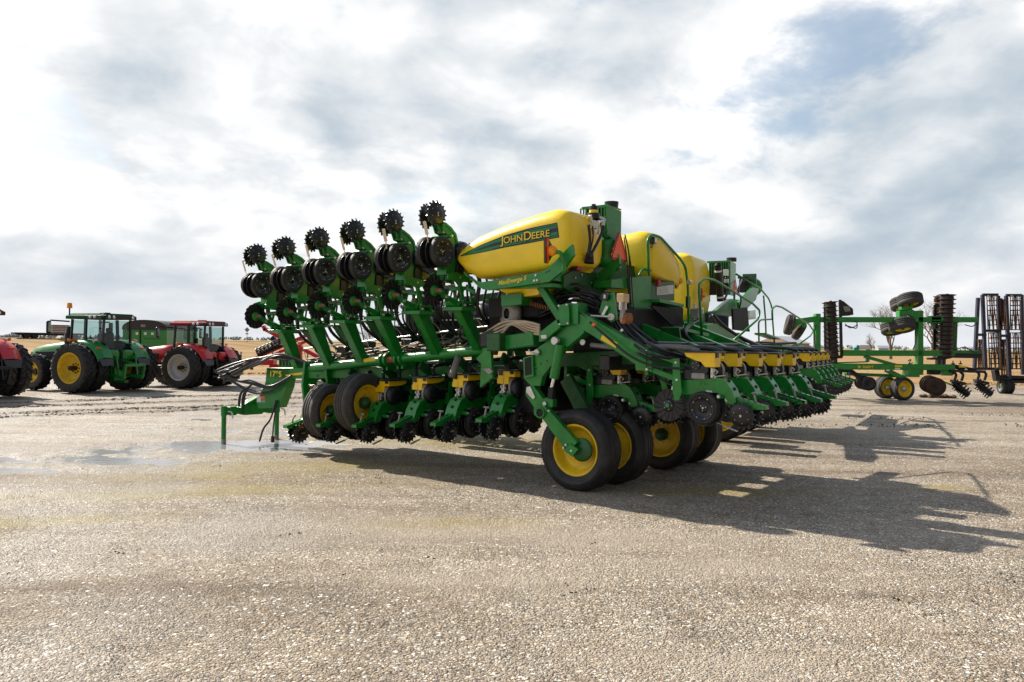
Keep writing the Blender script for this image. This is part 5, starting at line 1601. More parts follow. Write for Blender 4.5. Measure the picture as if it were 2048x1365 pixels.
b = MB().use('yellow_tank', True); b.lathe([(0, .5), (.45, .45), (.6, .2), (.6, -.3), (.4, -.5), (0, -.5)], (x0 + 2.7, 2.0, zt - .75), (0, 0, 1), n=24); b.build('seed_tank', P2)
b = MB().use('green_paint')
b.box((x0 + .85, 2.0, zb - .05), (1.7, 2.0, .1)); yp2 = lambda pts, c, t: b.prism([B2(x, y, c) for x, y in pts], (0, t, 0))
yp2([(1383, 628), (1432, 622), (1460, 598), (1478, 600), (1478, 628), (1440, 640), (1395, 650)], .35, .1)
yp2([(1478, 605), (1505, 575), (1518, 578), (1512, 600), (1480, 632)], .2, .06)
b.use('green_dark'); b.box((x0 + 1.0, 1.4, 2.3), (2.2, 1.2, .5)); b.use('black_matte'); b.box((x0 + 1.7, 1.5, 2.5), (2.2, 1.2, .6)); b.box((x0 + 1.2, .8, 2.15), (2.8, .5, .4)); b.use('green_dark'); b.box((x0 + .8, 0, 1.9), (2.8, .2, .25))
b.use('green_paint'); b.prism([B2(x, y, -.6) for x, y in ((1414, 650), (1432, 648), (1540, 716), (1530, 722), (1470, 700), (1414, 676))], (0, .12, 0))
b.use('yellow_label'); b.prism([B2(x, y, -.62) for x, y in ((1467, 690), (1475, 689), (1495, 702), (1488, 703))], (0, .004, 0))
b.use('green_dark'); b.box((x0 + .8, -.4, 1.75), (3.2, .12, .2))
for k in range(5): b.bar((hq.x + .15 + .762 * k, hq.y + .9, hq.z - .15), (hq.x + .15 + .762 * k, .0, 1.95), .1, .16)
b.build('centre_frame', P2)
Y0 = .1
b = MB().use('green_paint')
xl, xr = B2(1459, 560, Y0).x, B2(1470, 560, Y0).x; zt2, zb2 = B2(1459, 523, Y0).z, B2(1459, 590, Y0).z; Y0 += .6
b.box(((xl + xr) / 2, Y0, (zt2 + zb2) / 2), (xr - xl, .04, zt2 - zb2)); 
for i in range(9): b.box((xl, Y0 + .04 + i * .06, (zt2 + zb2) / 2 + .15), (.02, .022, (zt2 - zb2) * .6))
b.box((xl, Y0 + .28, zt2), (.04, .6, .05)); b.use('black_matte'); b.box((xl + .08, Y0 + .28, (zt2 + zb2) / 2), (.03, .5, zt2 - zb2))
pu2 = b.build('oil_cooler', P2)
b = MB().use('black_plastic', True); c = B2(1463, 520, .2); b.cyl(c + V((0, 0, -.05)), c + V((0, 0, .05)), .13, n=20); b.build('air_cap', pu2)
b = MB().use('black_plastic', True); c, d = B2(1436, 532, .05), B2(1441, 602, .05); b.cyl(c, d, .085, n=20); b.use('white_paper', True); b.cyl(c.lerp(d, .12), c.lerp(d, .17), .088, n=20); b.cyl(c.lerp(d, .86), c.lerp(d, .91), .088, n=20); b.use('black_matte'); b.cyl(c + V((0, 0, .06)), c, .06, .08); b.build('air_filter', P2)
b = MB().use('galvanised', True); c = B2(1452, 546, .0); b.box(c, (.12, .1, .16)); b.box(c + V((.05, 0, -.2)), (.1, .1, .1)); b.use('black_plastic', True); b.tube(spline([B2(1452, 555, 0), B2(1456, 580, 0), B2(1449, 600, 0)]), .03); b.tube(spline([B2(1484, 560, 0), B2(1476, 580, -.1), B2(1482, 600, -.1), B2(1478, 620, 0)]), .02); b.tube(spline([B2(1420, 632, -.1), B2(1440, 660, -.3), B2(1470, 680, -.6), B2(1520, 705, -1)]), .04); b.tube(spline([B2(1425, 630, -.1), B2(1450, 655, -.3), B2(1490, 680, -.6), B2(1560, 708, -1)]), .05); b.build('hydraulic_hose', P2)
warning_sign(P2, B2, ((1471.5, 556), (1476, 590), (1466, 586)), -.05)
marker(P2, B2, 1405, 590, .3, .9)
b = MB().use('green_paint', True)
c = B2(1507, 574, .5); b.lathe([(0, .26), (.2, .24), (.26, .15), (.26, -.2), (.2, -.26), (0, -.26)], c, (.9, .2, .2), n=22); b.build('hydraulic_reservoir', P2); b = MB().use('black_matte'); b.box(B2(1490, 572, .5), (.3, .3, .4)); b.bar(B2(1490, 572, .5), B2(1488, 556, .4), .08, .08); b.box(B2(1488, 556, .4), (.3, .3, .05)); b.build('pump_housing', P2); b = MB().use('green_dark'); b.box(B2(1499, 560, .4), (.08, .4, .35)); b.build('fan_guard', P2)
b = MB().use('black_matte'); b.prism([B2(x, y, -.1) for x, y in ((1466, 618), (1495, 615), (1498, 650), (1500, 664), (1468, 660))], (0, .05, 0)); b.build('splash_shield', P2); b = MB().use('lamp_glass'); b.prism([B2(x, y, .1) for x, y in ((1499, 622), (1511, 620), (1512, 638), (1499, 640))], (0, .1, 0)); b.build('control_box', P2)
for pts, c in (([(1471, 548), (1520, 577), (1537, 597), (1543, 612), (1549, 690)], -.3), ([(1527, 592), (1531, 640), (1532, 672)], -.2), ([(1518, 690), (1517, 645), (1522, 640), (1545, 639)], -.3), ([(1545, 640), (1544, 618), (1552, 612), (1564, 615), (1618, 649), (1627, 662), (1621, 672), (1586, 698)], -1.1)):
    b = MB().use('green_paint', True); b.tube(rounded([B2(x, y, c) for x, y in pts], .12), .024, n=8); b.build('handrail', P2)
b = MB().use('green_paint')
b.bar(B2(1520, 668, -.3), B2(1550, 678, -.3), .3, .05); b.bar(B2(1545, 692, -.8), B2(1592, 693, -.8), .5, .06); b.bar(B2(1560, 698, -.9), B2(1600, 703, -.9), .4, .06)
b.use('black_matte'); b.bar(B2(1530, 690, -.4), B2(1580, 686, -.4), .4, .06); b.box(B2(1530, 690, .2), (1.0, .4, .2)); b.build('access_platform', P2)
b = MB().use('black_plastic', True)
for k in range(5):
    h_ = V((hq.x + .15 + .762 * k, hq.y + .25, hq.z + .02)); b.tube(spline([h_, h_ + V((0, .3, .05)), h_ + V((0, 1.0, .06)), h_ + V((0, 1.8, .1))]), .035, n=7)
b.build('seed_hose', P2)
# ================================================================ tractors
def ag_wheel(par, loc, ax, r, w, rim, rimm, name='rear_wheel', dish=1, hub=True):
    ax = V(ax).normalized()
    b = MB().use(rimm, True); h = w / 2
    b.lathe([(rim * 1.0, -h * .8), (rim * .94, -h * .6), (rim * .9, h * .2), (rim * .96, h * .7), (rim * 1.02, h * .82), (rim * 1.0, h * .9), (rim * .93, h * .75), (rim * .88, h * .3), (rim * .8, -h * .3 * dish), (rim * .55, -h * .5 * dish), (rim * .3, -h * .5 * dish), (0, -h * .5 * dish)], (0, 0, 0), ax, n=40)
    b.use('black_steel', True)
    if hub: b.cyl(ax * (-h * .6), ax * (h * .15), .09, n=12); bolt_ring(b, ax * (-h * .5 * dish), ax, rim * .3, 8, .03, .05)
    wh = b.build(name, par); wh.location = loc
    b = MB().use('rubber', True)
    b.lathe([(rim * .98, -h * .8), (rim + (r - rim) * .5, -h), (r - .10, -h * .97), (r - .05, -h * .9), (r - .045, 0), (r - .05, h * .9), (r - .10, h * .97), (rim + (r - rim) * .5, h), (rim * .98, h * .8)], (0, 0, 0), ax, n=44)
    a, u = basis(ax); n = 20
    def P(t, rr, hh): return (a * math.cos(t) + u * math.sin(t)) * rr + ax * hh
    for i in range(n):
        for s in (-1, 1):
            t = 2 * PI * (i + (.5 if s > 0 else 0)) / n; t2 = t + .24; wd = .055
            b.add([P(t - wd, r - .06, -s * .02), P(t + wd, r - .06, -s * .02), P(t2 + wd, r - .12, s * h), P(t2 - wd, r - .12, s * h),
                   P(t - wd * .7, r, -s * .02), P(t + wd * .7, r, -s * .02), P(t2 + wd * .7, r - .02, s * h * 1.0), P(t2 - wd * .7, r - .02, s * h * 1.0)],
                  [(0, 1, 2, 3), (4, 5, 6, 7), (0, 1, 5, 4), (1, 2, 6, 5), (2, 3, 7, 6), (3, 0, 4, 7)], False)
    b.build('tyre', wh)
    return wh


def tractor(contact, phi, lx, sc, paint, dark, rimm, label, group, beacon=False, sign=False, stack=True):
    """contact: ground point under the wheel that sits at local x=lx; phi: direction of the axle"""
    o = V(contact) - V((math.cos(phi), math.sin(phi), 0)) * lx * sc
    e = bpy.data.objects.new('tractor', None); COL.objects.link(e); e.location = (o.x, o.y, 0); e.rotation_euler = (0, 0, phi); e.scale = (sc,) * 3
    tag(e, label, 'tractor', group)
    R = 1.025
    for x, s in ((-1.62, -1), (-.98, -1), (.98, 1), (1.62, 1)):
        ag_wheel(e, (x, 0, R), (s, 0, 0), R, .5, .63, rimm, dish=1.0 if abs(x) > 1.2 else .4)
    for s in (-1, 1): ag_wheel(e, (s * .95, 2.95, .78), (s, 0, 0), .78, .5, .44, rimm, 'front_wheel', .3)
    b = MB().use('black_steel'); b.box((0, 1.4, .95), (.6, 3.6, .55)); b.box((0, 2.95, .75), (1.6, .3, .3)); b.cyl((-1.8, 0, R), (1.8, 0, R), .1); b.box((0, -.1, 1.1), (.9, .8, .8)); b.box((-.75, 1.3, .8), (.5, 1.3, .6)); b.box((.75, 1.3, .8), (.5, 1.3, .6))
    b.build('chassis', e)
    # hood: lofted, rounded nose
    b = MB().use(paint, True); vs = []; st = [(1.25, 1.25, 2.12, .50), (2.2, 1.2, 2.06, .48), (3.2, 1.15, 1.94, .45), (3.75, 1.15, 1.82, .41), (3.95, 1.2, 1.68, .34)]
    for y, zb, zt, hw in st:
        vs += [V((-hw, y, zb)), V((-hw * 1.02, y, zt - .28)), V((-hw * .82, y, zt - .06)), V((-hw * .4, y, zt)), V((hw * .4, y, zt)), V((hw * .82, y, zt - .06)), V((hw * 1.02, y, zt - .28)), V((hw, y, zb))]
    n = 8; b.add(vs, [(i * n + k, i * n + (k + 1) % n, (i + 1) * n + (k + 1) % n, (i + 1) * n + k) for i in range(4) for k in range(n)] + [list(range(8)), list(range(32, 40))[::-1]])
    b.use('black_matte'); b.box((0, 3.9, 1.42), (.62, .2, .4)); b.box((-.47, 2.9, 1.5), (.06, 1.2, .3)); b.box((.47, 2.9, 1.5), (.06, 1.2, .3))
    b.build('hood', e)
    # cab
    b = MB().use('black_plastic')
    C = {'rl': (-.72, -.55), 'rr': (.72, -.55), 'ml': (-.84, .25), 'mr': (.84, .25), 'fl': (-.74, 1.2), 'fr': (.74, 1.2)}
    for k, (x, y) in C.items():
        b.bar((x * 1.04, y, 1.45), (x * .96, y * (.94 if y > .5 else 1.08), 3.05), .085 if k[0] != 'm' else .12, .085)
    ring_ = [C[k] for k in ('rl', 'ml', 'fl', 'fr', 'mr', 'rr')]
    for i in range(6):
        (x0, y0), (x1, y1) = ring_[i], ring_[(i + 1) % 6]; b.bar((x0 * 1.04, y0, 1.55), (x1 * 1.04, y1, 1.55), .08, .28)
    b.prism([V((x * 1.02, y, 1.25)) for x, y in ring_], (0, 0, .15)); b.box((0, -.62, 1.45), (1.2, .2, .4))
    b.build('cab', e)
    b = MB().use('cab_glass')
    for i in range(6):
        (x0, y0), (x1, y1) = ring_[i], ring_[(i + 1) % 6]
        b.add([(x0 * 1.02, y0, 1.62), (x1 * 1.02, y1, 1.62), (x1 * .95, y1 * .97, 3.02), (x0 * .95, y0 * .97, 3.02)], [(0, 1, 2, 3)])
    b.build('cab_window', e, fix=False)
    b = MB().use('seat_grey'); b.box((0, .15, 1.75), (.55, .5, .16), bev=.05); b.box((0, -.12, 2.15), (.52, .14, .7), bev=.05); b.box((0, -.12, 2.6), (.3, .1, .2), bev=.04); b.box((.42, .25, 1.9), (.14, .5, .1)); b.build('seat', e)
    b = MB().use('black_matte', True); b.tube([V((.2 * math.cos(t), .85 + .1 * math.sin(t), 2.1 + .17 * math.sin(t))) for t in [i * PI / 8 for i in range(17)]], .02, n=6); b.bar((0, .9, 2.08), (0, 1.1, 1.5), .07, .07); b.box((.5, .9, 2.3), (.05, .25, .3)); b.build('steering_wheel', e)
    b = MB().use('roof_green' if 'green' in paint else 'roof_red', True)
    rp = [(-.86, -.75), (-.94, .2), (-.86, 1.35), (.86, 1.35), (.94, .2), (.86, -.75)]
    vs = [V((x, y, 3.06)) for x, y in rp] + [V((x * 1.0, y, 3.18)) for x, y in rp] + [V((x * .85, y * .86, 3.30)) for x, y in rp]
    b.add(vs, [(i * 6 + k, i * 6 + (k + 1) % 6, (i + 1) * 6 + (k + 1) % 6, (i + 1) * 6 + k) for i in range(2) for k in range(6)] + [list(range(6))[::-1], list(range(12, 18))], False)
    b.use('black_plastic'); b.box((0, -.74, 3.14), (1.6, .1, .16)); b.box((-.9, -.25, 3.13), (.06, .9, .14)); b.box((.9, -.25, 3.13), (.06, .9, .14)); b.box((.1, .2, 3.33), (.3, .3, .06))
    b.build('cab_roof', e)
    for x, y, ax in ((-.62, -.80, 0), (-.38, -.80, 0), (.62, -.80, 0), (-.93, -.35, 1), (.93, -.35, 1), (-.93, -.1, 1)):
        b = MB().use('lamp_glass', True); a = (0, -1, 0) if not ax else (math.copysign(1, x), 0, 0); b.lathe([(0, .04), (.05, .035), (.075, 0), (0, -.02)], (x, y, 3.14), a, n=12); b.build('work_lamp', e)
    for s in (-1, 1):
        # arched fender
        b = MB().use(paint, True); vs = []
        for i in range(9):
            t = math.radians(20 + 15 * i); y, z = math.cos(t) * 1.12, R + math.sin(t) * 1.12
            vs += [V((s * .60, -y, z + .03)), V((s * 1.02, -y, z + .06)), V((s * 1.34, -y, z + .0)), V((s * 1.37, -y, z - .13))]
        b.add(vs, [(i * 4 + k, i * 4 + k + 1, i * 4 + k + 5, i * 4 + k + 4) for i in range(8) for k in range(3)])
        b.use('black_plastic'); b.prism([V((s * .62, -1.06, 1.42)), V((s * 1.36, -1.06, 1.42)), V((s * 1.25, -1.16, 1.12)), V((s * .7, -1.16, 1.15))], (0, .05, 0)); b.use(paint); b.box((s * .4, -.75, 1.55), (.6, .3, .45), bev=.08); b.use('black_plastic'); b.box((s * .66, 0, 1.75), (.06, 1.4, .6))
        fd = b.build('fender', e)
        b = MB().use('orange_reflector'); b.box((s * 1.12, -.78, 1.84), (.24, .06, .09), rx=.6); b.build('tail_lamp', fd)
        b = MB().use('black_plastic'); b.bar((s * .9, .3, 2.02), (s * 1.55, .2, 2.15), .05, .05); b.use('orange_reflector'); b.box((s * 1.5, .17, 2.16), (.32, .06, .09)); b.use('amber_lens'); b.box((s * 1.72, .17, 2.17), (.13, .08, .13), bev=.03); b.build('marker_lamp', e)
        b = MB().use('black_plastic'); b.bar((s * .75, 1.25, 2.95), (s * 1.5, 1.45, 2.98), .05, .06); b.box((s * 1.58, 1.45, 2.70), (.20, .10, .52), bev=.03); b.use('chrome'); b.box((s * 1.58, 1.396, 2.70), (.13, .004, .40)); b.build('mirror', e)
    # rear linkage
    hm = paint if 'green' in paint else 'black_steel'
    b = MB().use(hm)
    for s in (-1, 1):
        b.bar((s * .42, -.5, .75), (s * .48, -1.55, .62), .09, .12); b.bar((s * .45, -.55, 1.55), (s * .5, -1.15, 1.45), .09, .14); b.bar((s * .5, -1.1, 1.45), (s * .48, -1.25, .7), .06, .06)
        b.bar((s * .5, -1.5, .62), (s * .5, -1.6, 1.15), .10, .10); b.bar((s * .2, -.55, 1.5), (s * .25, -.55, .6), .12, .12)
    b.bar((-.52, -1.58, 1.15), (.52, -1.58, 1.15), .10, .12); b.bar((0, -.55, 1.4), (0, -1.55, 1.2), .07, .08); b.box((0, -.6, .75), (.5, .3, .6)); b.box((0, -.7, .45), (.2, .9, .1)); b.use('black_plastic', True)
    for i in range(4): b.tube(spline([(-.15 + .1 * i, -.6, 1.5), (-.15 + .1 * i, -.9, 1.3), (-.1 + .1 * i, -.75, .9)]), .025, n=5)
    b.build('rear_linkage', e)
    if stack:
        b = MB().use('black_plastic', True); b.cyl((-.62, 1.45, 1.3), (-.62, 1.45, 2.45), .16, n=14); b.cyl((-.62, 1.45, 2.4), (-.62, 1.4, 2.75), .12, .10, n=14); b.build('exhaust_stack', e)
    if beacon:
        b = MB().use('black_plastic', True); b.cyl((-1.02, .95, 3.2), (-1.02, .95, 3.5), .03); b.use('amber_lens', True); b.cyl((-1.02, .95, 3.5), (-1.02, .95, 3.72), .11, .09, n=14); b.build('beacon', e)
    if sign:
        b = MB().use('orange_reflector'); b.prism([V((-.45, -.86, 1.4)), V((-.05, -.86, 1.4)), V((-.25, -.86, 1.78))], (0, .02, 0)); b.build('warning_sign', e)
    for s in (-1, 1):
        b = MB().use('silver_rim', True); b.cyl((s * 1.1, -.5, 2.0), (s * 1.1, -.5, 2.12), .02); b.cyl((s * 1.06, -.5, 2.15), (s * 1.14, -.5, 2.15), .05); b.build('antenna_knob', e)
    return e


tractor(gnd(146, 787), math.radians(70), -1.62, .865, 'green_paint', 'green_dark', 'yellow_rim', 'green tractor with yellow wheels and orange roof beacon, between two red tractors', 'tractors parked in a row', beacon=True)
tractor(gnd(362, 778), math.radians(73), -1.62, .82, 'red_paint', 'red_dark', 'silver_rim', 'red tractor with silver wheels, wholly in view right of the green tractor', 'tractors parked in a row', sign=True, stack=False)
tractor(gnd(18, 793), math.radians(68), 1.62, .865, 'red_paint', 'red_dark', 'silver_rim', 'red tractor cut off by the left edge of the photo', 'tractors parked in a row', stack=False)

# ================================================================ folded disc implement at the right
DF = Frame(gnd(1804, 801), math.radians(0)); DY = DF.o.y
DE = empty('disc_implement', DF); tag(DE, 'green folded disc implement with upright disc stacks and raised wheels, right of the planters', 'tillage implement')
def D(x, y, dy=0): return DF.loc(at(x, y, DY + dy))
PXM = DY / FPX
b = MB().use('green_paint')
b.bar(D(1636, 640), D(1952, 640), .3, 10.5 * PXM); b.bar(D(1684, 706.5), D(1955, 707), .3, 11.5 * PXM)
b.bar(D(1634, 628), D(1634, 712), .3, .18, hint=V((1, 0, 0))); b.bar(D(1838, 622), D(1838, 750), .3, .2, hint=V((1, 0, 0)))
b.build('wing_frame', DE)
b = MB().use('green_paint')
b.bar(D(1650, 733), D(1905, 735), .4, 12 * PXM); b.bar(D(1728, 713), D(1802, 734), .12, .12); b.bar(D(1728, 713, .6), D(1802, 734, .6), .12, .12)
b.bar(D(1648, 727), D(1735, 724), .05, .05); b.box(D(1735, 718), (.12, .1, .25)); b.bar(D(1690, 748, .5), D(1790, 752, .5), .3, .12)
b.bar(D(1772, 740), D(1812, 760), .2, .16); b.box(D(1822, 745), (.45, .5, .35)); b.bar(D(1870, 740), D(1905, 745), .25, .18); b.box(D(1893, 745), (.35, .3, .25))
b.bar(D(1580, 748, .8), D(1660, 732, .8), .2, .2)
b.use('yellow_label'); b.box(D(1797, 733, -.22), (.28, .01, .07)); b.box(D(1925, 734, -.2), (.28, .01, .06)); b.use('white_paper'); b.box(D(1795, 738, -.22), (.2, .01, .06)); b.box(D(1776, 741, -.22), (.12, .01, .06))
b.use('black_matte'); b.bar(D(1905, 733), D(1950, 742), .2, .16); b.box(D(1867, 742), (.4, .3, .3)); b.use('galvanised', True); b.cyl(D(1932, 740, -.2), D(1932, 740, -.25), .05)
b.use('black_matte'); b.box(D(1668, 745), (.5, .4, .3)); b.box(D(1690, 740), (.4, .3, .2)); b.bar(D(1700, 742), D(1722, 757), .2, .15)
mf = b.build('main_frame', DE)
b = MB().use('yellow_label'); p0 = D(1725, 736.5, -.21); text_on(b, '2660VT', p0, V((1, 0, 0)), V((0, 0, 1)), width=22 * PXM, bold=.02); b.build('lettering', mf, fix=False)
b = MB().use('yellow_label'); c = D(1718.5, 734, -.21); b.prism([c + V((x * .01, 0, z * .01)) for x, z in ((-6, -2), (-2, -5), (3, -4), (7, 4), (3, 1), (0, 2), (-4, 6), (-5, 3), (-2, 1))], (0, .003, 0)); b.build('emblem', mf)


def disc_stack(p, q, r, n, m='rust_disc'):
    b = MB().use(m, True); d = (q - p); L = d.length; d.normalize()
    for i in range(n):
        c = p + d * L * i / (n - 1)
        b.lathe([(0, .05), (r * .5, .035), (r, -.03), (r * .98, -.045), (r * .5, .015), (0, .02)], c + V((random.uniform(-.01, .01), 0, 0)), d, n=22)
    b.use('black_steel', True)
    for i in range(n - 1):
        c = p + d * L * (i + .5) / (n - 1); b.cyl(c - d * L / n * .36, c + d * L / n * .36, r * .74, n=16)
    b.cyl(p - d * .08, q + d * .12, .05)
    return b.build('disc_gang', DE)


disc_stack(D(1661.5, 606), D(1667, 714), 13.3 * PXM, 13); disc_stack(D(1894.5, 592), D(1889, 716), 16.5 * PXM, 15)
disc_stack(D(1656, 608, .9), D(1660, 712, .9), 12 * PXM, 12); disc_stack(D(1875, 595, .9), D(1869, 700, .9), 9 * PXM, 9, 'bare_disc')
disc_stack(D(1872, 774, -.4), D(1857, 768, .8), 18 * PXM, 5); disc_stack(D(1738, 768, -.2), D(1722, 765, 1.0), 14 * PXM, 4, 'black_steel')
disc_stack(D(1688, 772, .8), D(1672, 770, 1.4), 12 * PXM, 3)
b = MB().use('black_steel')
b.bar(D(1680, 600), D(1683, 715), .08, .1); b.prism([D(1681, 602), D(1686, 602), D(1706, 618), D(1707, 630), D(1697, 632), D(1681, 633)], (0, .1, 0)); b.use('sign_grey'); b.prism([D(1686, 613, -.02), D(1699, 613, -.02), D(1701, 623, -.02), D(1690, 624, -.02)], (0, .02, 0))
b.use('black_steel'); b.bar(D(1649, 615, -.2), D(1650, 700, -.2), .04, .06)
for i in range(5): b.bar(D(1650, 620 + 19 * i, -.2), D(1657, 622 + 19 * i, -.2), .05, .05)
for x, y in ((1660, 720), (1670, 720)): b.box(D(x, y), (.12, .2, .3))
b.bar(D(1655, 716), D(1683, 715), .2, .08)
b.build('gang_bearer', DE)
b = MB().use('black_steel')
for x, y in ((1876, 724), (1886, 724)): b.box(D(x, y), (.12, .2, .3))
b.bar(D(1857, 718), D(1890, 717), .3, .08); b.bar(D(1870, 610, .4), D(1868, 700, .4), .08, .1)
b.build('gang_bearer', DE)
b = MB().use('green_dark'); b.prism([D(1905, 634), D(1916, 634), D(1913, 715), D(1907, 715)], (0, .3, 0)); b.box(D(1869, 640), (.4, .3, .3)); b.box(D(1866, 652), (.1, .2, .25)); b.build('wing_frame', DE)
# wheels on the folded wings, seen from below
b = MB().use('green_paint'); b.bar(D(1803, 622), D(1803, 640), .3, .3); b.bar(D(1800, 617), D(1822, 617), .25, .12); b.bar(D(1822, 617), D(1822, 604), .12, .12); b.bar(D(1812, 622), D(1840, 636), .25, .25); b.bar(D(1803, 640), D(1803, 652), .2, .2); b.build('wheel_bracket', DE); b = MB().use('green_paint'); b.bar(D(1585, 645), D(1634, 638), .3, .22); b.bar(D(1582, 660), D(1600, 640), .2, .14); b.bar(D(1600, 640), D(1610, 655), .2, .12); b.build('wheel_bracket', DE)
for x, y, dy, r in ((1820, 601, 0, .47), (1804, 651, 0, .49), (1804, 608, .9, .44), (1786, 656, .8, .46)):
    implement_wheel(DE, D(x, y, dy), (.04, -.30, -.95), r=r, w=.44, rim=.26, lug=0, tyre='rubber_dusty', hub='green_dark', name='wing_wheel')
implement_wheel(DE, D(1579, 650, 0), (.93, -.20, -.22), r=.40, w=.3, rim=.22, tyre='rubber_dusty', name='gauge_wheel'); implement_wheel(DE, D(1598, 662, .5), (.86, -.15, -.5), r=.38, w=.28, rim=.22, tyre='rubber_dusty', name='gauge_wheel')
for x, y, dy in ((1804, 801, 0), (1778, 798, .9)):
    c = DF.loc(gnd(x, y)); implement_wheel(DE, (c.x, c.y + (0 if not dy else .3), 23 * PXM), (.25, -.97, 0), r=23 * PXM, w=.40, rim=.31, tyre='rubber_dusty', hub='galvanised', name='transport_wheel')
b = MB().use('black_plastic', True)
for pts in ([(1690, 648), (1700, 656), (1712, 652), (1714, 646), (1708, 643)], [(1690, 652), (1698, 653), (1712, 657), (1715, 650)], [(1830, 640), (1832, 680), (1826, 700)], [(1632, 650), (1628, 670), (1632, 700)], [(1816, 722), (1822, 720), (1818, 728), (1826, 726)], [(1910, 700), (1930, 695), (1950, 705), (1965, 700)], [(1930, 650), (1945, 653), (1955, 645)]):
    b = MB().use('black_plastic', True); b.tube(spline([D(x, y, -.25) for x, y in pts]), .02, n=5); b.build('hydraulic_hose', DE)
b = MB().use('black_steel')
b.bar(D(1950, 640), D(1905, 637), .2, .12); b.build('hose_arm', DE)
b = MB().use('black_steel')
b.bar(D(1905, 711), D(1960, 712), .3, .2); b.build('hose_arm', DE)
b = MB().use('black_steel'); b.bar(D(1900, 742, -.2), D(1970, 744, -.2), .15, .1); b.build('reel_bar', DE)
for x0, y0 in ((1906, 744), (1952, 743)):
    b = MB().use('black_steel')
    for dx in (0, 14): b.tube(spline([D(x0 + dx, y0, -.2), D(x0 + dx + 6, y0 + 6, -.2), D(x0 + dx + 3, y0 + 18, -.2)]), .05, n=6)
    b.cyl(D(x0 + 0, y0 + 22, -.2), D(x0 + 30, y0 + 46, -.2), .12, n=10); b.bar(D(x0 - 2, y0 + 18, -.2), D(x0 + 22, y0 + 24, -.2), .3, .1)
    for i in range(30): c = D(x0 + 3 + .95 * i, y0 + 24 + .75 * i, -.2); a_ = i * 1.3; o_ = V((.62 * math.sin(a_), .75 * math.cos(a_), .78 * math.sin(a_) )) * .24; b.bar(c + o_ * .3, c + o_, .03, .05)
    b.build('finishing_reel', DE)

b = MB().use('green_bright'); b.bar(D(1890, 765, -.3), D(1902, 770, -.3), .06, .05); b.use('lamp_glass'); b.build('tool_bar_end', DE)
for x in (1906, 1921):
    b = MB().use('black_steel'); b.cyl(D(x, 728), D(x, 722), .02, n=6); b.box(D(x, 728), (.12, .05, .05)); b.build('pin', DE)

# ---- upright rolling baskets, navy frames and rusty bars
RF = Frame(gnd(1985, 792) + V((0, 1.5, 0)), 0); RE = empty('basket_harrow', RF); tag(RE, 'folded harrow of upright rusty basket reels in navy frames at the right edge', 'tillage implement')
def Rr(x, y, dy=0): return RF.loc(at(x, y, RF.o.y + dy))
b = MB().use('navy_paint')
for (x0, y0, x1, y1) in ((1956, 596, 1949, 738), (1965, 590, 1971, 740), (1996, 592, 2001, 740), (2001, 597, 1999, 650), (2012, 592, 2019, 757), (2043, 590, 2046, 750)): b.bar(Rr(x0, y0), Rr(x1, y1), .15, .13, hint=V((1, 0, 0)))
for x0, x1, y in ((1965, 1996, 590), (2012, 2043, 591), (1950, 1972, 670), (1998, 2020, 672), (1949, 2000, 738), (1972, 2000, 662)): b.bar(Rr(x0, y), Rr(x1, y), .12, .12)
b.use('black_steel')
for x0, y0, x1, y1 in ((1990, 740, 1994, 762), (2000, 755, 2048, 757), (2019, 762, 2090, 762)): b.bar(Rr(x0, y0, .3), Rr(x1, y1, .3), .3, .22)
b.build('reel_frame', RE)


def reel(x0, y0, x1, y1, r, m):
    p, q = Rr(x0, y0, -.1), Rr(x1, y1, -.1); b = MB(); d = (q - p).normalized(); a, u = basis(d)
    for i in range(8):
        t = 2 * PI * i / 8; o = (a * math.cos(t) + u * math.sin(t)) * r; o2 = (a * math.cos(t + .5) + u * math.sin(t + .5)) * r
        b.use(('rust_bar', 'black_steel', 'rust_bar', 'cast_grey')[i % 4], True); b.tube([p + o, (p + q) / 2 + (o + o2) / 2, q + o2], .022, n=5)
    b.use('black_steel', True)
    for i in range(8):
        c = p.lerp(q, i / 7); b.lathe([(r * .75, -.02), (r * 1.0, -.02), (r * 1.0, .02), (r * .75, .02)], c, d, n=18, closed=True); b.bar(c - a * r, c + a * r, .03, .03)
    b.cyl(p, q, .03); b.build('basket_reel', RE)
for x0, x1 in ((1983, 1991), (2030, 2033)):
    reel(x0, 592, (x0 + x1) / 2, 660, 11 * PXM, 0); reel((x0 + x1) / 2, 666, x1, 738, 12 * PXM, 0)
reel(1959, 680, 1962, 736, 5 * PXM, 0); reel(2005, 600, 2009, 660, 6 * PXM, 0); reel(2006, 680, 2009, 750, 6 * PXM, 0)
for x in (2003, 2012, 2020):
    c = RF.loc(at(x, 768, RF.o.y + .3)); c.z = .34; implement_wheel(RE, c, (1, -.1, 0), r=.34, w=.16, rim=.2, tyre='rubber', rimm='cast_grey', name='transport_wheel')
b = MB().use('black_steel'); b.bar(Rr(1998, 764, .3), Rr(2100, 760, .3), .1, .16); b.build('carrier_beam', RE)

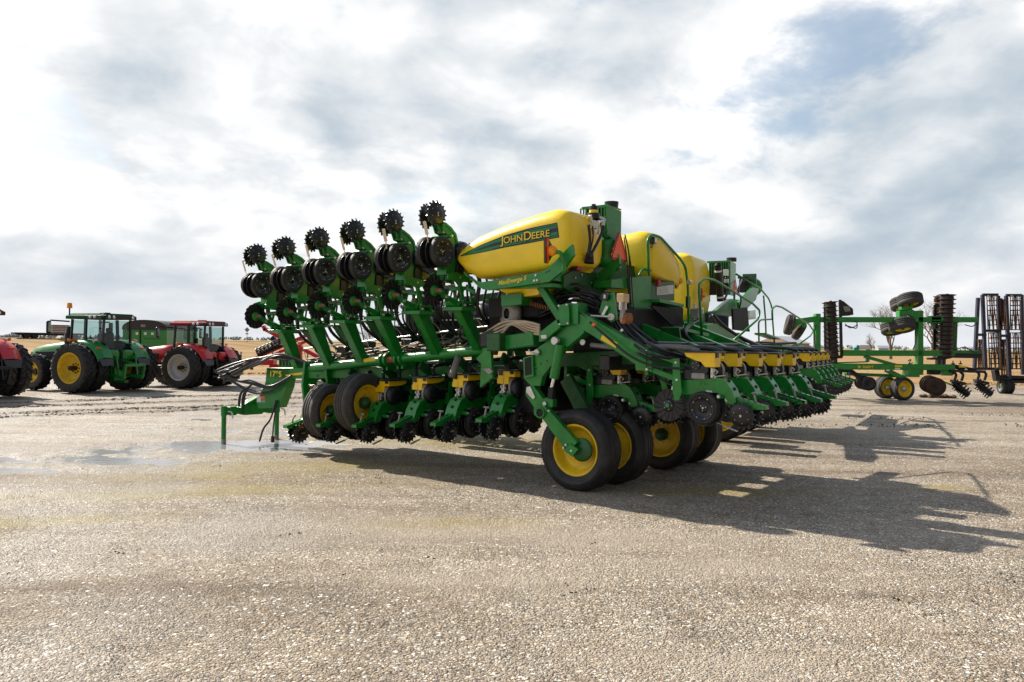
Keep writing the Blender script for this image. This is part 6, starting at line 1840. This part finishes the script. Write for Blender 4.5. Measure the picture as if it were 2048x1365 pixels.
# ---- red folded implement behind the tongue
GF = Frame(gnd(560, 762), 0); GE = empty('red_harrow', GF); tag(GE, 'red folded harrow with black rolling reels, seen behind the planter tongue', 'tillage implement')
def G(x, y, dy=0): return GF.loc(at(x, y, GF.o.y + dy))
b = MB().use('red_paint')
b.bar(G(529, 658), G(640, 716), .3, .18); b.bar(G(514, 715), G(620, 668), .2, .16); b.bar(G(517, 722, .6), G(625, 678, .6), .2, .14); b.box(G(530, 725), (1.0, .6, .25)); b.bar(G(516, 712), G(524, 730), .2, .2); b.bar(G(527, 652), G(531, 662), .3, .14)
b.bar(G(540, 735), G(680, 738), .3, .3); b.bar(G(600, 690), G(600, 745), .2, .2); b.bar(G(640, 716), G(700, 735), .2, .2)
b.use('black_steel'); b.bar(G(503, 733), G(503, 740), .1, .1); b.bar(G(503, 726), G(540, 728), .08, .08)
for x, y in ((560, 700), (575, 690), (545, 705)): b.bar(G(x, y), G(x + 2, y + 22), .04, .04)
b.bar(G(551, 676), G(545, 683), .3, .3); b.bar(G(505, 726), G(505, 740), .06, .06)
b.use('amber_lens'); b.box(G(506, 725.5, -.1), (.14, .08, .1)); b.box(G(515, 714, -.1), (.15, .1, .1))
b.use('rubber', True); b.cyl((1.6, 0, .4), (1.6, .3, .4), .42, n=24); b.cyl((.3, .6, .4), (.3, .9, .4), .42, n=24)
b.build('harrow_frame', GE)
for x0, y0, x1, y1 in ((533, 643, 578, 668), (514, 703, 574, 676), (516, 708, 560, 690)):
    p, q = G(x0, y0, -.2), G(x1, y1, -.2); b = MB().use('black_steel', True); d = (q - p).normalized(); a, u = basis(d)
    for i in range(6): t = PI * i / 3; o = (a * math.cos(t) + u * math.sin(t)) * .14; b.use('galvanised' if i == 2 else 'black_steel'); b.tube([p + o, q + o], .022, n=5)
    b.use('black_steel')
    for i in range(9): c = p.lerp(q, i / 8); b.cyl(c - d * .02, c + d * .02, .16, n=12)
    b.build('rolling_reel', GE)

# ================================================================ far things
def far_sign():
    p = at(494, 681, 192); e = empty('road_sign', loc=p); tag(e, 'brown diamond road sign on a thin post beside the far highway', 'road sign')
    k = 192 / FPX; b = MB().use('cast_grey'); b.cyl((0, 0, -.6), (0, 0, 24 * k), .06, n=8); b.build('post', e)
    b = MB().use('sign_grey'); z = 21 * k; h = 5.2 * k; b.prism([V((0, -.08, z - h)), V((h, -.08, z)), V((0, -.08, z + h)), V((-h, -.08, z))], (0, .03, 0)); b.build('panel', e)
    b = MB().use('sign_grey'); b.box((0, -.08, 13 * k), (.7, .03, .28)); b.build('plate', e)
far_sign()

# flatbed trailer loaded with timber on the highway
p = at(62, 676.5, 161); e = empty('flatbed_trailer', loc=p, rz=math.atan2(rdv.y, rdv.x)); tag(e, 'dark flatbed trailer parked on the far highway behind the green tractor', 'trailer')
k = 161 / FPX
b = MB().use('black_steel'); b.box((3.2, 0, 8.6 * k), (13, 2.4, .35)); b.box((3, 0, 7 * k), (11, .8, .3)); b.use('timber'); b.box((3.2, 0, 8.6 * k + .2), (13, 2.5, .06)); b.build('deck', e)
for x in (-.9, .5, 8.0): 
    b = MB().use('rubber', True); b.cyl((x, -1.2, .5), (x, -.7, .5), .52, n=20); b.cyl((x, .7, .5), (x, 1.2, .5), .52, n=20); b.build('wheel', e)
e2 = empty('timber_stack', loc=e.matrix_world.translation, rz=math.atan2(rdv.y, rdv.x)); e2.location = p + (rdv.normalized()) * 5.2; e2.location.z = p.z + 8.6 * k + .23
tag(e2, 'stack of brown sawn timber lying on the flatbed trailer', 'timber')
b = MB().use('timber')
for j in range(5):
    for i in range(6): b.box((random.uniform(-.1, .1), -.9 + i * .36, .17 + j * .34), (3.2, .34, .3))
b.build('boards', e2)

# grain trailer with arched tarp
p = at(289, 700, 62); p.z = 0; e = empty('grain_trailer', loc=p, rz=0); tag(e, 'green grain trailer with arched black tarp, behind the two tractors', 'trailer')
k = 62 / FPX; W = 44 * k; z0 = at(289, 690, 62).z; z1 = at(289, 660, 62).z; z2 = at(289, 640, 62).z
b = MB().use('green_paint'); b.prism([V((-W, 0, z1)), V((W, 0, z1)), V((W, 0, z0)), V((W * .7, 0, z0 - .5)), V((-W * .7, 0, z0 - .5)), V((-W, 0, z0))], (0, 6, 0))
b.use('black_steel'); b.box((0, 3, .8), (W * 1.2, 5, .3)); b.use('white_paper'); 
for x in (-.35, .03, .35, .62): b.box((W * x, -.01, z1 - .3), (.2, .02, .2))
b.use('black_matte'); b.bar((-W * .2, -.03, z1), (-W * .2, -.03, z0), .1, .06); b.use('green_dark'); b.box((W * .35, -.01, (z0 + z1) / 2 - .1), (1.3, .02, .1)); b.build('body', e)
b = MB().use('tarp_black', True); pts = [V((W * 1.02 * math.cos(t), -.1, z1 + (z2 - z1) * math.sin(t) ** .7)) for t in [PI * i / 14 for i in range(15)]]
b.prism(pts, (0, 6.2, 0)); b.use('sign_grey'); b.box((-W * .05, -.11, z1 + (z2 - z1) * .4), (.35, .02, .2)); b.build('tarp', e)
for x in (-1, 1):
    b = MB().use('rubber', True); b.cyl((x * 1.1 - .25, 2, .75), (x * 1.1 + .25, 2, .75), .75, n=24); b.build('wheel', e)

# lorry on the highway at the right
Yt = 520; p = at(1722, 702.5, Yt); e = empty('lorry', loc=p, rz=.15); tag(e, 'distant lorry with a teal cab and plain white trailer', 'lorry'); k = Yt / FPX
b = MB().use('truck_white'); b.box((2.2, 0, 2.5), (8.2, 2.5, 2.9)); b.build('trailer', e)
b = MB().use('truck_teal'); b.prism([V((-2.2, -1.2, .6)), V((-2.2, -1.2, 3.9)), V((-3.6, -1.2, 3.7)), V((-4.2, -1.2, 2.3)), V((-5.4, -1.2, 2.0)), V((-5.6, -1.2, .6))], (0, 2.4, 0)); b.build('cab', e)
b = MB().use('rubber', True)
for x in (-4.8, -2.6, 4.6, 5.6): b.cyl((x, -1.25, .5), (x, 1.25, .5), .5, n=14)
b.build('wheel_set', e)

# tan machine shed
Ys = 178; sb = empty('machine_shed', loc=at(1585, 714, Ys)); sb.location.z = -.2; tag(sb, 'tan metal shed with a grey gable roof and dark sliding door', 'shed'); k = Ys / FPX
EH = 27 * k; AH = 41 * k; GW = 30 * k; LN = 50 * k
b = MB().use('shed_tan'); b.prism([V((-GW * 1.9, 6, 0)), V((0, 0, 0)), V((0, 0, EH)), V((-GW * .95, 3, AH)), V((-GW * 1.9, 6, EH))], (.05, .1, 0)); b.prism([V((0, 0, 0)), V((LN, 5, 0)), V((LN, 5, EH)), V((0, 0, EH))], (0, .1, 0)); b.use('shed_brown'); b.prism([V((1.0, -.0, 0)), V((LN * .43, 2.0, 0)), V((LN * .43, 2.0, EH)), V((1.0, 0, EH))], (0, .02, 0)); b.build('wall', sb)
b = MB().use('shed_roof'); b.prism([V((.1, -.3, EH - .02)), V((LN + .3, 4.7, EH - .02)), V((LN + .3 - GW * .95, 8, AH)), V((-GW * .95, 3, AH))], (0, 0, .08)); b.prism([V((-GW * 1.9, 6, EH)), V((LN - GW * 1.9, 11, EH)), V((LN + .3 - GW * .95, 8, AH - .05)), V((-GW * .95, 3, AH - .05))], (0, 0, .08)); b.build('roof', sb)
b = MB().use('shed_brown'); b.prism([V((1.2, .15, .05)), V((LN * .4, 1.78, .05)), V((LN * .4, 1.78, EH * .86)), V((1.2, .15, EH * .86))], (0, -.06, 0)); b.build('door', sb)
Yb = 620; fb = empty('barn', loc=at(1764, 699, Yb)); fb.location.z = -.3; tag(fb, 'small pale barn far off on the horizon, right of the lorry', 'barn')
b = MB().use('shed_roof'); b.box((0, 0, 1.2), (8, 6, 2.6), bev=0); b.build('wall', fb); b = MB().use('shed_roof'); b.prism([V((-4.3, -3.3, 2.5)), V((-4.3, 0, 4.4)), V((-4.3, 3.3, 2.5))], (8.6, 0, 0)); b.build('roof', fb)

# thin wire fence along the edge of the field, left
e = empty('wire_fence', loc=(-30, 50, -.05)); tag(e, 'thin wire fence on slim posts along the dry field, behind the tractors', 'fence')
for i in range(12):
    b = MB().use('bark', True); b.cyl((-8 + 4.2 * i, .03 * (i % 3), 0), (-8 + 4.2 * i + random.uniform(-.04, .04), .03 * (i % 3), 1.25), .045, n=7); b.build('post', e)
b = MB().use('cast_grey')
for z in (.45, .75, 1.0, 1.2): b.tube([(-8 + 4.2 * i, 0, z - .02 * (i % 2)) for i in range(12)], .010, n=4)
b.build('wire', e)

# lumps of soil under the disc gang
rnd = random.Random(2); c0 = gnd(1873, 796); b = MB().use('dirt_clump')
for i in range(46):
    x, y = rnd.gauss(0, .28), rnd.gauss(0, .12); r = rnd.uniform(.06, .15)
    b.lathe([(0, r * .7), (r * .6, r * .55), (r, 0), (r * .7, -r * .4), (0, -r * .4)], (x, y, r * .3 + .04 * (abs(x) < .3)), (rnd.uniform(-.5, .5), rnd.uniform(-.5, .5), 1), n=7, smooth=False)
o = b.build('soil_heap'); o.location = (c0.x, c0.y, .02); tag(o, 'small heap of brown soil lumps under the disc implement', 'soil')

# loose stones over the near gravel: nobody could count them
def stones():
    rnd = random.Random(9)
    for nm in ('stone_pale', 'stone_tan', 'stone_dark'):
        pass
    mat('stone_pale', (.50, .46, .40), .8, var=.25, scale=40); mat('stone_tan', (.36, .30, .235), .8, var=.3, scale=40); mat('stone_dark', (.16, .15, .14), .75, var=.3, scale=40)
    b = MB()
    for i in range(60000):
        y = 4.2 + 8.5 * rnd.random() ** 2.0; x = (rnd.random() * 2 - 1) * (.68 * y + .4)
        r = rnd.choice((.004, .005, .006, .007, .008, .010)) * rnd.uniform(.8, 1.25)
        if rnd.random() < .004: r *= 1.7
        b.use(rnd.choice(('stone_pale',) * 9 + ('stone_tan',) * 8 + ('stone_dark',)))
        a = rnd.random() * 6.3; ca, sa = math.cos(a), math.sin(a); vs = []
        for dx, dy, dz in ((1, 0, 0), (.3, .8, .1), (-.8, .5, 0), (-.7, -.6, .1), (.4, -.8, 0), (.1, .1, .7)):
            dx *= r * rnd.uniform(.8, 1.3); dy *= r * rnd.uniform(.6, 1.1); vs.append((x + dx * ca - dy * sa, y + dx * sa + dy * ca, -.001 + dz * r * .75 + .010 * nz(x, y, .5)))
        b.add(vs, [(0, 1, 5), (1, 2, 5), (2, 3, 5), (3, 4, 5), (4, 0, 5)], False)
    tag(b.build('loose_stones', fix=False), 'loose pale and dark stones scattered over the near gravel', 'stones', kind='stuff')
stones()
